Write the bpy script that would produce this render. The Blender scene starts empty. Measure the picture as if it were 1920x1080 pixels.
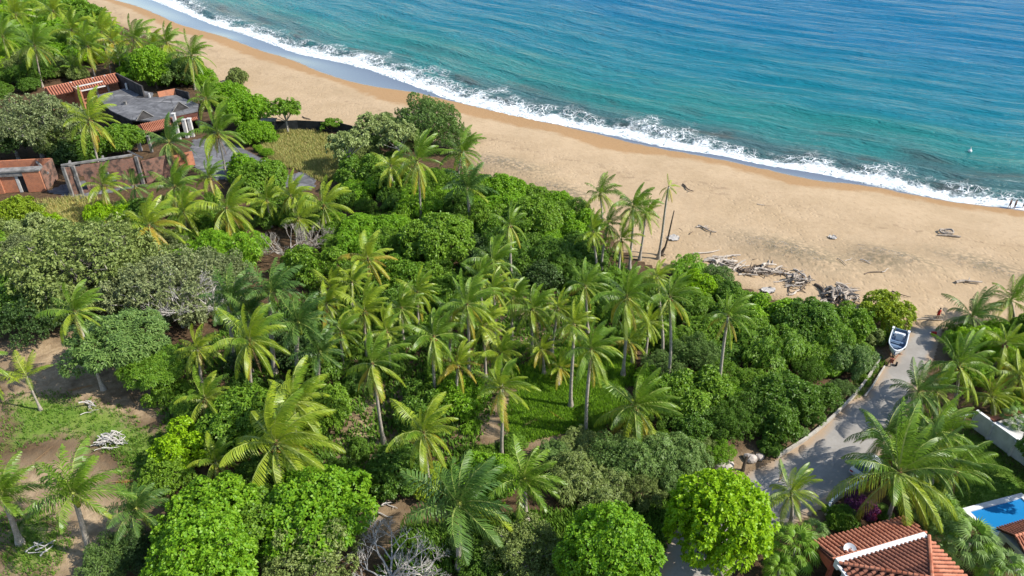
import bpy, bmesh, math, random
import numpy as np
from mathutils import Vector, Matrix
random.seed(7); RNG = np.random.default_rng(11)
S = bpy.context.scene
COL = S.collection
R = math.radians
PI = math.pi

# ------------------------------------------------------------------ camera, sky, sun, exposure
F_PX, PITCH, CAM_H = 1400.0, R(32.5), 60.0
cd = bpy.data.cameras.new('camera'); cam = bpy.data.objects.new('camera', cd); COL.objects.link(cam)
cd.sensor_width = 36; cd.lens = 36 * F_PX / 1920; cd.clip_start = 1; cd.clip_end = 12000
cam.location = (0, 0, CAM_H); cam.rotation_euler = (R(90) - PITCH, 0, 0)
S.camera = cam
SUN_AZ, SUN_EL = R(-12), R(43)          # azimuth from +X towards +Y
W = bpy.data.worlds.new('World'); S.world = W; W.use_nodes = True
nt = W.node_tree; nt.nodes.clear()
sky = nt.nodes.new('ShaderNodeTexSky'); sky.sky_type = 'NISHITA'; sky.sun_disc = False
sky.sun_elevation = SUN_EL; sky.sun_rotation = R(90) - SUN_AZ; sky.air_density = 1.0; sky.dust_density = 0.6
bg = nt.nodes.new('ShaderNodeBackground'); bg.inputs[1].default_value = 0.138
wo = nt.nodes.new('ShaderNodeOutputWorld')
nt.links.new(sky.outputs[0], bg.inputs[0]); nt.links.new(bg.outputs[0], wo.inputs[0])
sl = bpy.data.lights.new('sun', 'SUN'); sl.energy = 4.6; sl.angle = R(0.5); sl.color = (1, 0.95, 0.86)
so = bpy.data.objects.new('sun', sl); COL.objects.link(so)
sd = Vector((math.cos(SUN_EL) * math.cos(SUN_AZ), math.cos(SUN_EL) * math.sin(SUN_AZ), math.sin(SUN_EL)))
so.rotation_euler = sd.to_track_quat('Z', 'Y').to_euler(); so.location = sd * 300
S.view_settings.view_transform = 'Standard'; S.view_settings.look = 'None'
S.view_settings.exposure = 0.72; S.view_settings.gamma = 1; S.view_settings.use_curve_mapping = False
S.render.engine = 'CYCLES'
S.cycles.max_bounces = 6; S.cycles.transparent_max_bounces = 4; S.cycles.use_denoising = True

# ------------------------------------------------------------------ picture -> place helpers
FW = np.array([0, math.cos(PITCH), -math.sin(PITCH)]); UP = np.array([0, math.sin(PITCH), math.cos(PITCH)])
def ray(px, py): return FW + (px - 960) / F_PX * np.array([1., 0, 0]) - (py - 540) / F_PX * UP
def P(px, py, z=0.0):
    d = ray(px, py); t = (z - CAM_H) / d[2]
    return Vector((d[0] * t, d[1] * t, z))
def at_y(px, py, Y):                      # point of the pixel's ray at distance Y
    d = ray(px, py); t = Y / d[1]
    return Vector((d[0] * t, Y, CAM_H + d[2] * t))
def scale_at(p):                          # picture pixels per metre at point p
    return F_PX / ((p[1] * FW[1]) + (p[2] - CAM_H) * FW[2])

# ------------------------------------------------------------------ shore frame
U2 = np.array([0.8014, -0.5981]); N2 = np.array([-0.5981, -0.8014]); C2 = np.array([12.675, 174.669])
def un(x, y): return (x - C2[0]) * U2[0] + (y - C2[1]) * U2[1], (x - C2[0]) * N2[0] + (y - C2[1]) * N2[1]
SEA_Z = -1.5
def curve(px, z):
    a = np.array([un(*P(*q, z)[:2]) for q in px]); a = a[np.argsort(a[:, 0])]
    def fn(u):
        u = np.asarray(u, float); s = 0
        for k in (-4, -2, 0, 2, 4): s = s + np.interp(u + k, a[:, 0], a[:, 1])
        return s / 5
    return fn
SHORE = curve([(290,0),(400,45),(480,70),(560,100),(640,116),(700,131),(780,160),(850,187),(930,207),(1000,222),(1080,238),(1150,252),(1230,270),(1300,283),(1348,287),(1423,306),(1494,316),(1558,327),(1623,342),(1687,355),(1752,369),(1817,379),(1875,386),(1920,388)], SEA_Z)
FOAM = curve([(370,0),(395,22),(430,33),(480,47),(560,70),(640,90),(700,100),(760,118),(850,150),(930,172),(1000,190),(1080,205),(1150,222),(1220,225),(1300,255),(1380,272),(1440,283),(1500,292),(1560,294),(1640,315),(1700,328),(1780,342),(1850,352),(1920,362)], SEA_Z)
WET = curve([(205,0),(260,15),(330,47),(390,62),(480,92),(540,112),(593,137),(651,157),(718,168),(773,170),(830,184),(930,206),(1000,222),(1080,240),(1130,252),(1180,266),(1230,275),(1330,293),(1423,313),(1480,328),(1520,340),(1570,342),(1600,340),(1640,348),(1700,360),(1780,376),(1920,391)], -1.2)
DAMP = curve([(190,0),(250,22),(320,58),(400,80),(470,108),(560,138),(640,160),(690,182),(718,192),(768,204),(830,210),(870,212),(950,228),(1060,252),(1120,278),(1170,284),(1250,288),(1330,302),(1400,320),(1470,345),(1500,358),(1560,354),(1650,355),(1750,377),(1920,399)], -0.8)
BACK = curve([(120,0),(160,20),(230,50),(300,75),(360,110),(400,150),(450,190),(500,228),(560,240),(690,252),(820,270),(860,290),(900,330),(960,350),(1020,375),(1100,400),(1150,450),(1200,500),(1300,512),(1380,530),(1440,560),(1540,580),(1620,587),(1680,602),(1720,620),(1770,622),(1830,618),(1920,590)], 0)
DUNES = [(1490,482,11,4,1.4),(1690,494,8,3,1.3),(960,318,11,4,1.3),(1640,500,5,3,.4),(1060,365,8,3,.6),(1850,505,10,3,.5)]
DUNES = [(P(a, b)[0], P(a, b)[1], c, d, h) for a, b, c, d, h in DUNES]
def gz(x, y):                              # ground height
    x = np.asarray(x, float); y = np.asarray(y, float)
    u, n = un(x, y); d = n - SHORE(u)
    t = np.clip(d / 19, 0, 1); s = t * t * (3 - 2 * t)
    z = np.where(d > 0, SEA_Z * (1 - s), np.maximum(SEA_Z + d * 0.09, -6.0))
    cusp = 0.16 * np.sin(u / 7.3 + 1.2 * np.sin(u / 19)) * np.exp(-((d - 11) / 6.0) ** 2)
    z = z + cusp
    for cx, cy, lu, ln, h in DUNES:
        du = (x - cx) * U2[0] + (y - cy) * U2[1]; dn = (x - cx) * N2[0] + (y - cy) * N2[1]
        z = z + h * np.exp(-(du / lu) ** 2 - (dn / ln) ** 2)
    return z
def G(px, py, dz=0.0):                     # point of the ground seen at a pixel
    z = 0.0
    for _ in range(6):
        p = P(px, py, z); z = float(gz(p[0], p[1]))
    p = P(px, py, z); return Vector((p[0], p[1], z + dz))

# ------------------------------------------------------------------ object helpers
def link(name, me, parent=None, mat=None, loc=None):
    o = bpy.data.objects.new(name, me); COL.objects.link(o)
    if mat is not None and me is not None and not me.materials:
        for m in (mat if isinstance(mat, (list, tuple)) else [mat]): me.materials.append(m)
    if parent is not None: o.parent = parent
    if loc is not None: o.location = loc
    return o
def tag(o, label=None, cat=None, group=None, kind=None):
    if label: o['label'] = label
    if cat: o['category'] = cat
    if group: o['group'] = group
    if kind: o['kind'] = kind
    return o
def thing(name, label, cat, loc=(0, 0, 0), rz=0, group=None):
    o = bpy.data.objects.new(name, None); COL.objects.link(o); o.location = loc; o.rotation_euler[2] = rz
    o.empty_display_size = 0.3
    return tag(o, label, cat, group)
def mesh_np(name, V, Fc, smooth=False):
    me = bpy.data.meshes.new(name)
    V = np.asarray(V, np.float32); Fc = np.asarray(Fc, np.int32); k = Fc.shape[1]
    me.vertices.add(len(V)); me.vertices.foreach_set('co', V.ravel())
    me.loops.add(Fc.size); me.loops.foreach_set('vertex_index', Fc.ravel())
    me.polygons.add(len(Fc)); me.polygons.foreach_set('loop_start', np.arange(0, Fc.size, k, dtype=np.int32))
    if smooth: me.polygons.foreach_set('use_smooth', np.ones(len(Fc), bool))
    me.update(calc_edges=True); return me
class MB:                                   # collects simple shapes into one mesh
    def __init__(s): s.v = []; s.f = []; s.mi = []; s.m = 0; s.sm = []
    def add(s, vs, fs, smooth=False):
        b = len(s.v); s.v += [tuple(v) for v in vs]
        for q in fs: s.f.append(tuple(b + i for i in q)); s.mi.append(s.m); s.sm.append(smooth)
    def box(s, c, d, M=None):
        c = Vector(c); vs = [Vector((c[0] + d[0] / 2 * i, c[1] + d[1] / 2 * j, c[2] + d[2] / 2 * k)) for k in (-1, 1) for j in (-1, 1) for i in (-1, 1)]
        if M: vs = [M @ v for v in vs]
        s.add(vs, [(0, 2, 3, 1), (4, 5, 7, 6), (0, 1, 5, 4), (2, 6, 7, 3), (1, 3, 7, 5), (0, 4, 6, 2)])
    def prism(s, pts, z0, z1):              # pts: ccw outline; z0/z1 scalars or lists
        n = len(pts); z0 = z0 if hasattr(z0, '__len__') else [z0] * n; z1 = z1 if hasattr(z1, '__len__') else [z1] * n
        vs = [(p[0], p[1], z) for p, z in zip(pts, z0)] + [(p[0], p[1], z) for p, z in zip(pts, z1)]
        ar = sum(pts[i][0] * pts[(i + 1) % n][1] - pts[(i + 1) % n][0] * pts[i][1] for i in range(n))
        fs = [tuple(range(n))[::-1], tuple(range(n, 2 * n))] + [(i, (i + 1) % n, n + (i + 1) % n, n + i) for i in range(n)]
        if ar < 0: fs = [q[::-1] for q in fs]
        s.add(vs, fs)
    def wall(s, a, b, z0, z1, t):           # upright slab from a to b
        a = Vector(a[:2]); b = Vector(b[:2]); d = (b - a).normalized(); n = Vector((-d[1], d[0])) * t / 2
        s.prism([a - n, b - n, b + n, a + n], z0, z1)
    def tube(s, pts, rad, k=6, cap=True, smooth=True):
        pts = [Vector(p) for p in pts]; n = len(pts); vs = []
        ref = Vector((0, 0, 1)) if abs((pts[-1] - pts[0]).normalized()[2]) < 0.9 else Vector((1, 0, 0))
        for i, p in enumerate(pts):
            d = (pts[min(i + 1, n - 1)] - pts[max(i - 1, 0)])
            d = d.normalized() if d.length > 1e-6 else Vector((0, 0, 1))
            a = d.cross(ref); a = a.normalized() if a.length > 1e-4 else Vector((1, 0, 0)); b = a.cross(d)
            r = rad[i] if hasattr(rad, '__len__') else rad
            for j in range(k):
                t = 2 * PI * j / k; vs.append(p + a * (r * math.cos(t)) + b * (r * math.sin(t)))
        fs = [(i * k + j, i * k + (j + 1) % k, (i + 1) * k + (j + 1) % k, (i + 1) * k + j) for i in range(n - 1) for j in range(k)]
        if cap: fs += [tuple(range(k))[::-1], tuple(range((n - 1) * k, n * k))]
        s.add(vs, fs, smooth)
    def ball(s, c, r, sq=(1, 1, 1), k=7, rings=4):
        vs = [(c[0], c[1], c[2] - r * sq[2])]
        for i in range(1, rings):
            a = PI * i / rings
            for j in range(k):
                t = 2 * PI * j / k; vs.append((c[0] + r * sq[0] * math.sin(a) * math.cos(t), c[1] + r * sq[1] * math.sin(a) * math.sin(t), c[2] - r * sq[2] * math.cos(a)))
        vs.append((c[0], c[1], c[2] + r * sq[2])); e = len(vs) - 1
        fs = [(0, 1 + (j + 1) % k, 1 + j) for j in range(k)]
        for i in range(rings - 2): fs += [(1 + i * k + j, 1 + i * k + (j + 1) % k, 1 + (i + 1) * k + (j + 1) % k, 1 + (i + 1) * k + j) for j in range(k)]
        fs += [(e, e - k + j, e - k + (j + 1) % k) for j in range(k)]
        s.add(vs, fs, True)
    def mesh(s, name):
        me = bpy.data.meshes.new(name); me.from_pydata(s.v, [], s.f)
        me.polygons.foreach_set('material_index', s.mi); me.polygons.foreach_set('use_smooth', s.sm); me.update(); return me
    def build(s, name, mat, parent=None, loc=None): return link(name, s.mesh(name), parent, mat, loc)

# ------------------------------------------------------------------ materials
class NT:
    def __init__(s, name):
        s.m = bpy.data.materials.new(name); s.m.use_nodes = True; s.t = s.m.node_tree; s.t.nodes.clear()
        s.out = s.n('ShaderNodeOutputMaterial')
    def n(s, typ, **kw):
        o = s.t.nodes.new(typ)
        for k, v in kw.items(): setattr(o, k, v)
        return o
    def set(s, sock, v):
        if hasattr(v, 'is_output'): s.t.links.new(v, sock)
        elif v is not None:
            if hasattr(sock.default_value, '__len__') and hasattr(v, '__len__') and len(v) == 3 and len(sock.default_value) == 4: v = (*v, 1)
            sock.default_value = v
    def pos(s): return s.n('ShaderNodeNewGeometry').outputs['Position']
    def attr(s, a): return s.n('ShaderNodeAttribute', attribute_name=a).outputs['Fac']
    def noise(s, scale, detail=3, vec=None, rough=.55, dist=0):
        o = s.n('ShaderNodeTexNoise'); s.set(o.inputs['Scale'], scale); s.set(o.inputs['Detail'], detail); s.set(o.inputs['Roughness'], rough); s.set(o.inputs['Distortion'], dist)
        s.set(o.inputs['Vector'], vec if vec is not None else s.pos()); return o.outputs['Fac']
    def mapping(s, vec, scale=(1, 1, 1), rot=(0, 0, 0)):
        o = s.n('ShaderNodeMapping'); s.set(o.inputs['Vector'], vec); o.inputs['Scale'].default_value = scale; o.inputs['Rotation'].default_value = rot; return o.outputs[0]
    def voro(s, scale, vec=None, feature='F1', out='Distance', rand=1.0):
        o = s.n('ShaderNodeTexVoronoi', feature=feature); s.set(o.inputs['Scale'], scale); s.set(o.inputs['Randomness'], rand)
        s.set(o.inputs['Vector'], vec if vec is not None else s.pos()); return o.outputs[out]
    def math(s, op, a, b=None, c=None, clamp=False):
        o = s.n('ShaderNodeMath', operation=op, use_clamp=clamp)
        for i, v in enumerate((a, b, c)):
            if v is not None: s.set(o.inputs[i], v)
        return o.outputs[0]
    def ramp(s, fac, a, b, lo=0.0, hi=1.0):  # smooth map of fac from a..b to lo..hi
        o = s.n('ShaderNodeMapRange', interpolation_type='SMOOTHSTEP'); s.set(o.inputs[0], fac); s.set(o.inputs[1], a); s.set(o.inputs[2], b); s.set(o.inputs[3], lo); s.set(o.inputs[4], hi); return o.outputs[0]
    def mix(s, fac, a, b, blend='MIX'):
        o = s.n('ShaderNodeMix', data_type='RGBA', blend_type=blend); s.set(o.inputs[0], fac); s.set(o.inputs[6], a); s.set(o.inputs[7], b); return o.outputs[2]
    def bump(s, h, strength=.5, dist=.1, nrm=None):
        o = s.n('ShaderNodeBump'); s.set(o.inputs['Height'], h); s.set(o.inputs['Strength'], strength); s.set(o.inputs['Distance'], dist)
        if nrm is not None: s.set(o.inputs['Normal'], nrm)
        return o.outputs[0]
    def pbr(s, col, rough=.7, spec=.3, nrm=None, metal=0, **kw):
        o = s.n('ShaderNodeBsdfPrincipled'); s.set(o.inputs['Base Color'], col); s.set(o.inputs['Roughness'], rough); s.set(o.inputs['Specular IOR Level'], spec); s.set(o.inputs['Metallic'], metal)
        if nrm is not None: s.set(o.inputs['Normal'], nrm)
        for k, v in kw.items(): s.set(o.inputs[k], v)
        return o.outputs[0]
    def done(s, sh): s.t.links.new(sh, s.out.inputs[0]); return s.m
def simple(name, c1, c2=None, scale=2.0, rough=.75, spec=.25, bump=0.0, bdist=.03, metal=0):
    t = NT(name); c2 = c2 or tuple(x * .7 for x in c1); nz = t.noise(scale, 5)
    col = t.mix(t.ramp(nz, .3, .7), c1, c2)
    nrm = t.bump(t.noise(scale * 6, 4), bump, bdist) if bump else None
    return t.done(t.pbr(col, rough, spec, nrm, metal))
def leafmat(name, c1, c2, trans=None, tf=.35, rough=.45, spec=.35, var=.5):
    """leaf tissue: colour differs from leaf to leaf and from plant to plant; light comes through"""
    t = NT(name); rnd = t.n('ShaderNodeNewGeometry').outputs['Random Per Island']; oi = t.n('ShaderNodeObjectInfo').outputs['Random']
    k = t.math('MULTIPLY_ADD', oi, var, t.math('MULTIPLY', rnd, 1 - var))
    col = t.mix(t.ramp(k, .1, .9), c1, c2)
    tr = t.n('ShaderNodeBsdfTranslucent'); t.set(tr.inputs[0], t.mix(.5, col, trans) if trans else col)
    mx = t.n('ShaderNodeMixShader'); mx.inputs[0].default_value = tf
    t.t.links.new(t.pbr(col, rough, spec), mx.inputs[1]); t.t.links.new(tr.outputs[0], mx.inputs[2])
    return t.done(mx.outputs[0])
M = {}

def ordinal(i):
    o = 'first second third fourth fifth sixth seventh eighth ninth tenth eleventh twelfth thirteenth fourteenth fifteenth sixteenth seventeenth eighteenth nineteenth'.split()
    if i < 19: return o[i]
    t = {2: 'twent', 3: 'thirt', 4: 'fort', 5: 'fift'}[(i + 1) // 10]
    return t + 'ieth' if (i + 1) % 10 == 0 else t + 'y-' + o[(i + 1) % 10 - 1]
# ------------------------------------------------------------------ ground, beach, sea materials
def sand_mat():
    t = NT('sand'); sep = t.n('ShaderNodeSeparateXYZ'); t.set(sep.inputs[0], t.pos())
    d = t.attr('shore'); wet = t.attr('wet'); damp = t.attr('damp'); back = t.attr('back'); rub = t.attr('litter')
    n1 = t.noise(.12, 4); n2 = t.noise(.9, 5); n3 = t.noise(5, 4); n4 = t.noise(.35, 3)
    col = t.mix(t.ramp(n1, .35, .7), (.398, .292, .182), (.345, .250, .150))
    col = t.mix(t.ramp(n2, .45, .8, 0, .5), col, (.285, .198, .112))
    jag = t.math('MULTIPLY_ADD', n4, 5.0, -2.5)
    col = t.mix(t.ramp(t.math('ADD', damp, jag), 1.6, -1.2), col, (.300, .183, .088))            # damp sand
    wetm = t.ramp(t.math('ADD', wet, t.math('MULTIPLY_ADD', n4, 1.6, -.8)), .5, -.5)
    col = t.mix(wetm, col, (.095, .100, .118))  # wet sand; the bluish base colour carries the sky's reflection
    col = t.mix(t.math('MULTIPLY', rub, t.ramp(t.noise(1.3, 7), .34, .60)), col, (.160, .132, .082))    # dark plant litter on the dunes
    spk = t.ramp(t.voro(.5), .10, .03); col = t.mix(t.math('MULTIPLY', spk, t.ramp(t.noise(.15, 2), .5, .65, 0, .8)), col, (.16, .10, .05))
    col = t.mix(t.math('MULTIPLY', t.ramp(back, 3, -1), t.ramp(n3, .35, .6)), col, (.17, .115, .055))
    tide = t.ramp(t.math('ABSOLUTE', t.math('SUBTRACT', t.math('ADD', d, t.math('MULTIPLY_ADD', t.noise(.07, 3), 22, -11)), 21)), .9, .1)
    col = t.mix(t.math('MULTIPLY', tide, t.ramp(t.noise(.8, 5), .42, .66, 0, .55)), col, (.20, .14, .085))
    swirl = t.noise(.55, 6, None, .7, 1.8); col = t.mix(t.math('MULTIPLY', t.ramp(swirl, .47, .53), t.math('MULTIPLY', t.ramp(d, 10, 20), .18)), col, (.27, .19, .115))
    foot = t.math('SUBTRACT', 1, t.ramp(t.voro(1.25, t.mapping(t.pos(), (1, .7, 1), (0, 0, .6))), .05, .42))
    fm = t.math('MULTIPLY', t.ramp(d, 12, 24), t.ramp(t.noise(.05, 2), .38, .55))
    h = t.math('ADD', t.math('MULTIPLY', t.math('MULTIPLY', foot, fm), -.5), t.math('ADD', t.math('MULTIPLY', n2, .8), t.math('MULTIPLY', n3, .15)))
    h = t.math('MULTIPLY', h, t.math('SUBTRACT', 1, wetm))
    nrm = t.bump(t.math('ADD', h, t.math('MULTIPLY', t.math('MULTIPLY', swirl, .5), t.math('SUBTRACT', 1, wetm))), .55, .22)
    ro = t.math('MULTIPLY_ADD', wetm, -.80, .9)
    return t.done(t.pbr(col, ro, t.math('MULTIPLY_ADD', wetm, .95, .15), nrm))
def soil_mat():
    t = NT('soil'); n1 = t.noise(.25, 5); n2 = t.noise(1.6, 6); n3 = t.noise(7, 4)
    g = t.attr('grass'); dry = t.attr('dry'); bare = t.attr('bare')
    col = t.mix(t.ramp(n2, .35, .7), (.062, .040, .023), (.115, .072, .04))
    col = t.mix(t.math('MULTIPLY', bare, t.ramp(n1, .2, .6)), col, t.mix(t.ramp(n2, .3, .7), (.385, .285, .18), (.27, .195, .115)))
    jit = t.math('ADD', t.math('MULTIPLY', n1, 1.1), t.math('ADD', t.math('MULTIPLY', n2, 1.0), t.math('MULTIPLY', n3, .5)))
    gm = t.ramp(t.math('ADD', g, jit), 1.3, 2.0)
    col = t.mix(gm, col, t.mix(t.ramp(n1, .35, .65), (.085, .165, .02), (.15, .21, .04)))
    dm = t.ramp(t.math('ADD', dry, jit), 1.6, 2.2)
    col = t.mix(dm, col, t.mix(t.ramp(n2, .35, .65), (.42, .31, .09), (.30, .25, .07)))
    tw = t.ramp(t.voro(.9), .09, .02); col = t.mix(t.math('MULTIPLY', tw, .6), col, (.33, .27, .2))
    return t.done(t.pbr(col, .95, .1, t.bump(t.math('ADD', n2, t.math('MULTIPLY', n3, .5)), .7, .2)))
def water_mat():
    t = NT('sea_water'); o = t.attr('off'); fw = t.attr('foamw'); along = t.attr('along')
    cmb = t.n('ShaderNodeCombineXYZ'); t.set(cmb.inputs[0], along); t.set(cmb.inputs[1], o); uv = cmb.outputs[0]
    nl = t.noise(.03, 3, t.mapping(uv, (.6, 1.6, 1)))
    of = t.math('ADD', o, t.math('MULTIPLY_ADD', nl, 60, -30))
    col = t.mix(t.ramp(of, 6, 26), (.045, .100, .104), (.015, .155, .150))
    col = t.mix(t.ramp(of, 24, 60), col, (.004, .136, .185))
    col = t.mix(t.ramp(of, 55, 130), col, (.002, .116, .218))
    col = t.mix(t.ramp(of, 120, 320), col, (.0015, .100, .235))
    # seaweed and stirred sand off the break
    patch = t.math('MULTIPLY', t.ramp(t.noise(.09, 4, t.mapping(uv, (.7, 1.5, 1))), .52, .66), t.ramp(o, 34, 8))
    col = t.mix(t.math('MULTIPLY', patch, .75), col, (.060, .062, .055))
    # foam
    wob = t.noise(.22, 5, t.mapping(uv, (1, .8, 1))); w2 = t.noise(1.1, 5, uv)
    fw = t.math('MULTIPLY', fw, t.ramp(t.noise(.05, 3, t.mapping(uv, (1, 0, 0))), .32, .66, .42, .98))
    x = t.math('DIVIDE', o, fw)                                   # 0 at the swash edge, 1 at the outer edge of the break
    x2 = t.math('ADD', x, t.math('MULTIPLY_ADD', wob, 1.7, -.85))
    x2 = t.math('ADD', x2, t.math('MULTIPLY_ADD', w2, .8, -.4))
    solid = t.ramp(x2, .78, .38)
    warp = t.n('ShaderNodeMix', data_type='VECTOR'); 
    vn = t.n('ShaderNodeTexNoise'); vn.inputs['Scale'].default_value = .5; t.set(vn.inputs['Vector'], uv)
    add = t.n('ShaderNodeVectorMath', operation='MULTIPLY_ADD'); t.set(add.inputs[0], vn.outputs['Color']); add.inputs[1].default_value = (2.2, 2.2, 2.2); t.set(add.inputs[2], uv)
    cell = t.voro(.55, add.outputs[0], 'DISTANCE_TO_EDGE'); cell2 = t.voro(1.3, add.outputs[0], 'DISTANCE_TO_EDGE')
    lace = t.math('MAXIMUM', t.ramp(cell, .10, .03), t.ramp(cell2, .09, .02, 0, .7))
    lacem = t.math('MULTIPLY', lace, t.math('MULTIPLY', t.ramp(x2, 1.75, .9), t.ramp(t.noise(.12, 3, uv), .40, .55)))
    holes = t.math('SUBTRACT', 1, t.math('MULTIPLY', t.ramp(cell2, .12, .3), t.ramp(t.noise(.3, 4, uv), .5, .66, 0, .75)))
    streak = t.math('MULTIPLY', t.ramp(t.noise(.5, 4, t.mapping(uv, (.25, 1.6, 1))), .66, .74), t.ramp(o, 28, 12, 0, .35))
    foam = t.math('MAXIMUM', t.math('MULTIPLY', solid, holes), t.math('MAXIMUM', lacem, streak))
    foam = t.math('MULTIPLY', foam, t.ramp(o, -3.0, -.6))
    col = t.mix(foam, col, t.mix(t.ramp(t.noise(.9, 5, uv), .38, .62), (.54, .60, .62), (.78, .79, .79)))
    # ripples
    r1 = t.noise(.22, 4, t.mapping(uv, (.33, 1.5, 1)), .6, .4); r2 = t.noise(.75, 4, t.mapping(uv, (.4, 1.4, 1)), .6, .3)
    r3 = t.noise(2.2, 3, t.mapping(uv, (.5, 1.2, 1)))
    h = t.math('ADD', t.math('MULTIPLY', r1, 1.5), t.math('ADD', t.math('MULTIPLY', r2, .85), t.math('MULTIPLY', r3, .16)))
    h = t.math('ADD', h, t.math('MULTIPLY', foam, .35))
    nrm = t.bump(h, 1.0, 1.1)
    ro = t.math('MULTIPLY_ADD', foam, .7, .16)
    return t.done(t.pbr(col, ro, t.math('MULTIPLY_ADD', foam, -.02, .20), nrm, IOR=1.33))
M['sand'] = sand_mat(); M['soil'] = soil_mat(); M['water'] = water_mat()
def road_mat():
    t = NT('concrete_road'); n1 = t.noise(.3, 4); n2 = t.noise(3, 5)
    col = t.mix(t.ramp(n1, .3, .7), (.295, .275, .25), (.225, .21, .19)); col = t.mix(t.ramp(n2, .45, .75, 0, .5), col, (.22, .195, .165))
    dirt = t.ramp(t.math('ADD', t.attr('edge'), t.math('MULTIPLY_ADD', n1, 3.4, -1.7)), 1.3, .1, 0, .8); col = t.mix(dirt, col, (.31, .215, .13))
    return t.done(t.pbr(col, .9, .15, t.bump(n2, .3, .03)))
M['road'] = road_mat()

# ------------------------------------------------------------------ picture outlines of ground areas
def pip(x, y, poly):
    ins = np.zeros(x.shape, bool); j = len(poly) - 1
    for i in range(len(poly)):
        xi, yi = poly[i]; xj, yj = poly[j]
        c = ((yi > y) != (yj > y)) & (x < (xj - xi) * (y - yi) / (yj - yi + 1e-12) + xi); ins ^= c; j = i
    return ins
def sdist(x, y, poly):                       # signed distance, + inside
    d = np.full(x.shape, 1e9)
    for i in range(len(poly)):
        ax, ay = poly[i - 1]; bx, by = poly[i]; ex, ey = bx - ax, by - ay
        t = np.clip(((x - ax) * ex + (y - ay) * ey) / (ex * ex + ey * ey + 1e-12), 0, 1)
        d = np.minimum(d, np.hypot(x - ax - t * ex, y - ay - t * ey))
    return np.where(pip(x, y, poly), d, -d)
def WP(pts, z=0.0): return [tuple(P(a, b, z)[:2]) for a, b in pts]
GRASS = [[(960,740),(1040,700),(1160,690),(1180,760),(1110,800),(980,830),(940,800)],[(0,740),(110,730),(230,760),(320,820),(300,900),(210,860),(120,820),(0,860)],
         [(0,960),(90,950),(140,1010),(100,1080),(0,1080)],[(210,830),(330,800),(330,960),(230,930)],[(0,385),(60,370),(60,430),(0,450)],[(1600,700),(1650,665),(1668,690),(1640,740),(1600,770)],
         [(1250,700),(1340,700),(1340,790),(1240,800)],[(860,840),(960,830),(980,900),(880,900)],[(940,700),(1080,640),(1180,640),(1200,720),(1000,760)]]
LAWN = [(1770,800),(1822,800),(1868,832),(1990,930),(1990,990),(1900,1010),(1760,1000),(1690,950),(1720,860)]
DRY_ = [[(492,262),(520,245),(600,248),(640,262),(640,300),(640,335),(600,340),(560,320),(520,310),(490,285)],[(60,378),(150,368),(290,392),(250,430),(120,440),(70,420)],[(0,810),(80,790),(130,850),(60,890),(0,880)],
       [(1650,640),(1670,610),(1672,690),(1640,720)],[(980,790),(1060,780),(1060,815),(960,830)]]
DRY = [DRY_[0], DRY_[1], DRY_[3], DRY_[4]]
BARE = [[(0,640),(150,620),(320,720),(300,800),(180,820),(0,800)],[(0,880),(150,850),(260,960),(200,1080),(0,1080)],[(690,950),(800,960),(790,1010),(680,1010)],[(620,690),(740,700),(740,860),(640,880)],[(950,560),(1050,580),(1060,660),(960,640)],
        [(1570,770),(1630,740),(1610,800),(1560,830),(1490,850)],[(1490,880),(1560,900),(1540,950),(1440,960)],[(1180,960),(1290,950),(1280,1010),(1170,1000)],[(980,770),(1080,770),(1060,830),(960,830)],[(880,730),(960,740),(960,820),(880,820)],[(1640,590),(1760,600),(1760,660),(1640,660)],[(1350,860),(1420,850),(1420,900),(1350,900)]]
ROADP = [(1700,610),(1672,680),(1655,690),(1620,742),(1597,751),(1578,768),(1561,785),(1545,799),(1527,814),(1507,829),(1483,844),(1457,861),(1395,892),(1330,930),(1262,1000),(1222,1100),(1340,1110),(1412,1040),(1480,990),(1545,950),(1604,910),(1650,860),(1690,800),(1720,740),(1745,690),(1758,650),(1768,612)]

# ------------------------------------------------------------------ the grid of the land
def axis(lo, hi, st, far): return np.concatenate([[-far, -far / 2.5, -far / 6, lo - 120, lo - 40, lo - 12], np.arange(lo, hi + .01, st), [hi + 12, hi + 40, hi + 120, far / 6, far / 2.5, far]])
xs = axis(-215, 215, 1.0, 4500); ys = axis(28, 330, 1.0, 4500)
XX, YY = np.meshgrid(xs, ys); ZZ = gz(XX, YY)
uu, nn = un(XX, YY)
A_shore = nn - SHORE(uu); A_wet = nn - WET(uu); A_damp = nn - DAMP(uu); A_back = BACK(uu) - nn
jit = np.sin(XX * .9) * np.cos(YY * .8) * .5
land = -np.abs(RNG.normal(0, .06, XX.shape)) * (A_shore > 20) * (A_damp > 2); ZZ = ZZ + land
A_lit = np.zeros_like(XX)
for cx, cy, lu, ln, h in DUNES:
    du = (XX - cx) * U2[0] + (YY - cy) * U2[1]; dn = (XX - cx - .8) * N2[0] + (YY - cy - .8) * N2[1]
    A_lit = np.maximum(A_lit, np.exp(-(du / lu / .9) ** 2 - (dn / ln) ** 2))
def area(polys, soft):
    a = np.full(XX.shape, -1e9)
    for q in polys: a = np.maximum(a, sdist(XX, YY, WP(q)))
    return np.clip(a / soft, -1.0, 1.0)
near = (np.abs(XX) < 300) & (YY < 400)
A_grass = area(GRASS + [LAWN], 4.0); A_dry = area(DRY, 3.0); A_bare = np.clip(area(BARE, 3.0) * .5 + .5, 0, 1)
beach_v = A_back > 0
ny, nx = XX.shape
idx = np.arange(ny * nx).reshape(ny, nx)
quads = np.stack([idx[:-1, :-1], idx[:-1, 1:], idx[1:, 1:], idx[1:, :-1]], -1).reshape(-1, 4)
cxm = XX.ravel()[quads].mean(1); cym = YY.ravel()[quads].mean(1); bk = A_back.ravel()[quads].mean(1)
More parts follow.
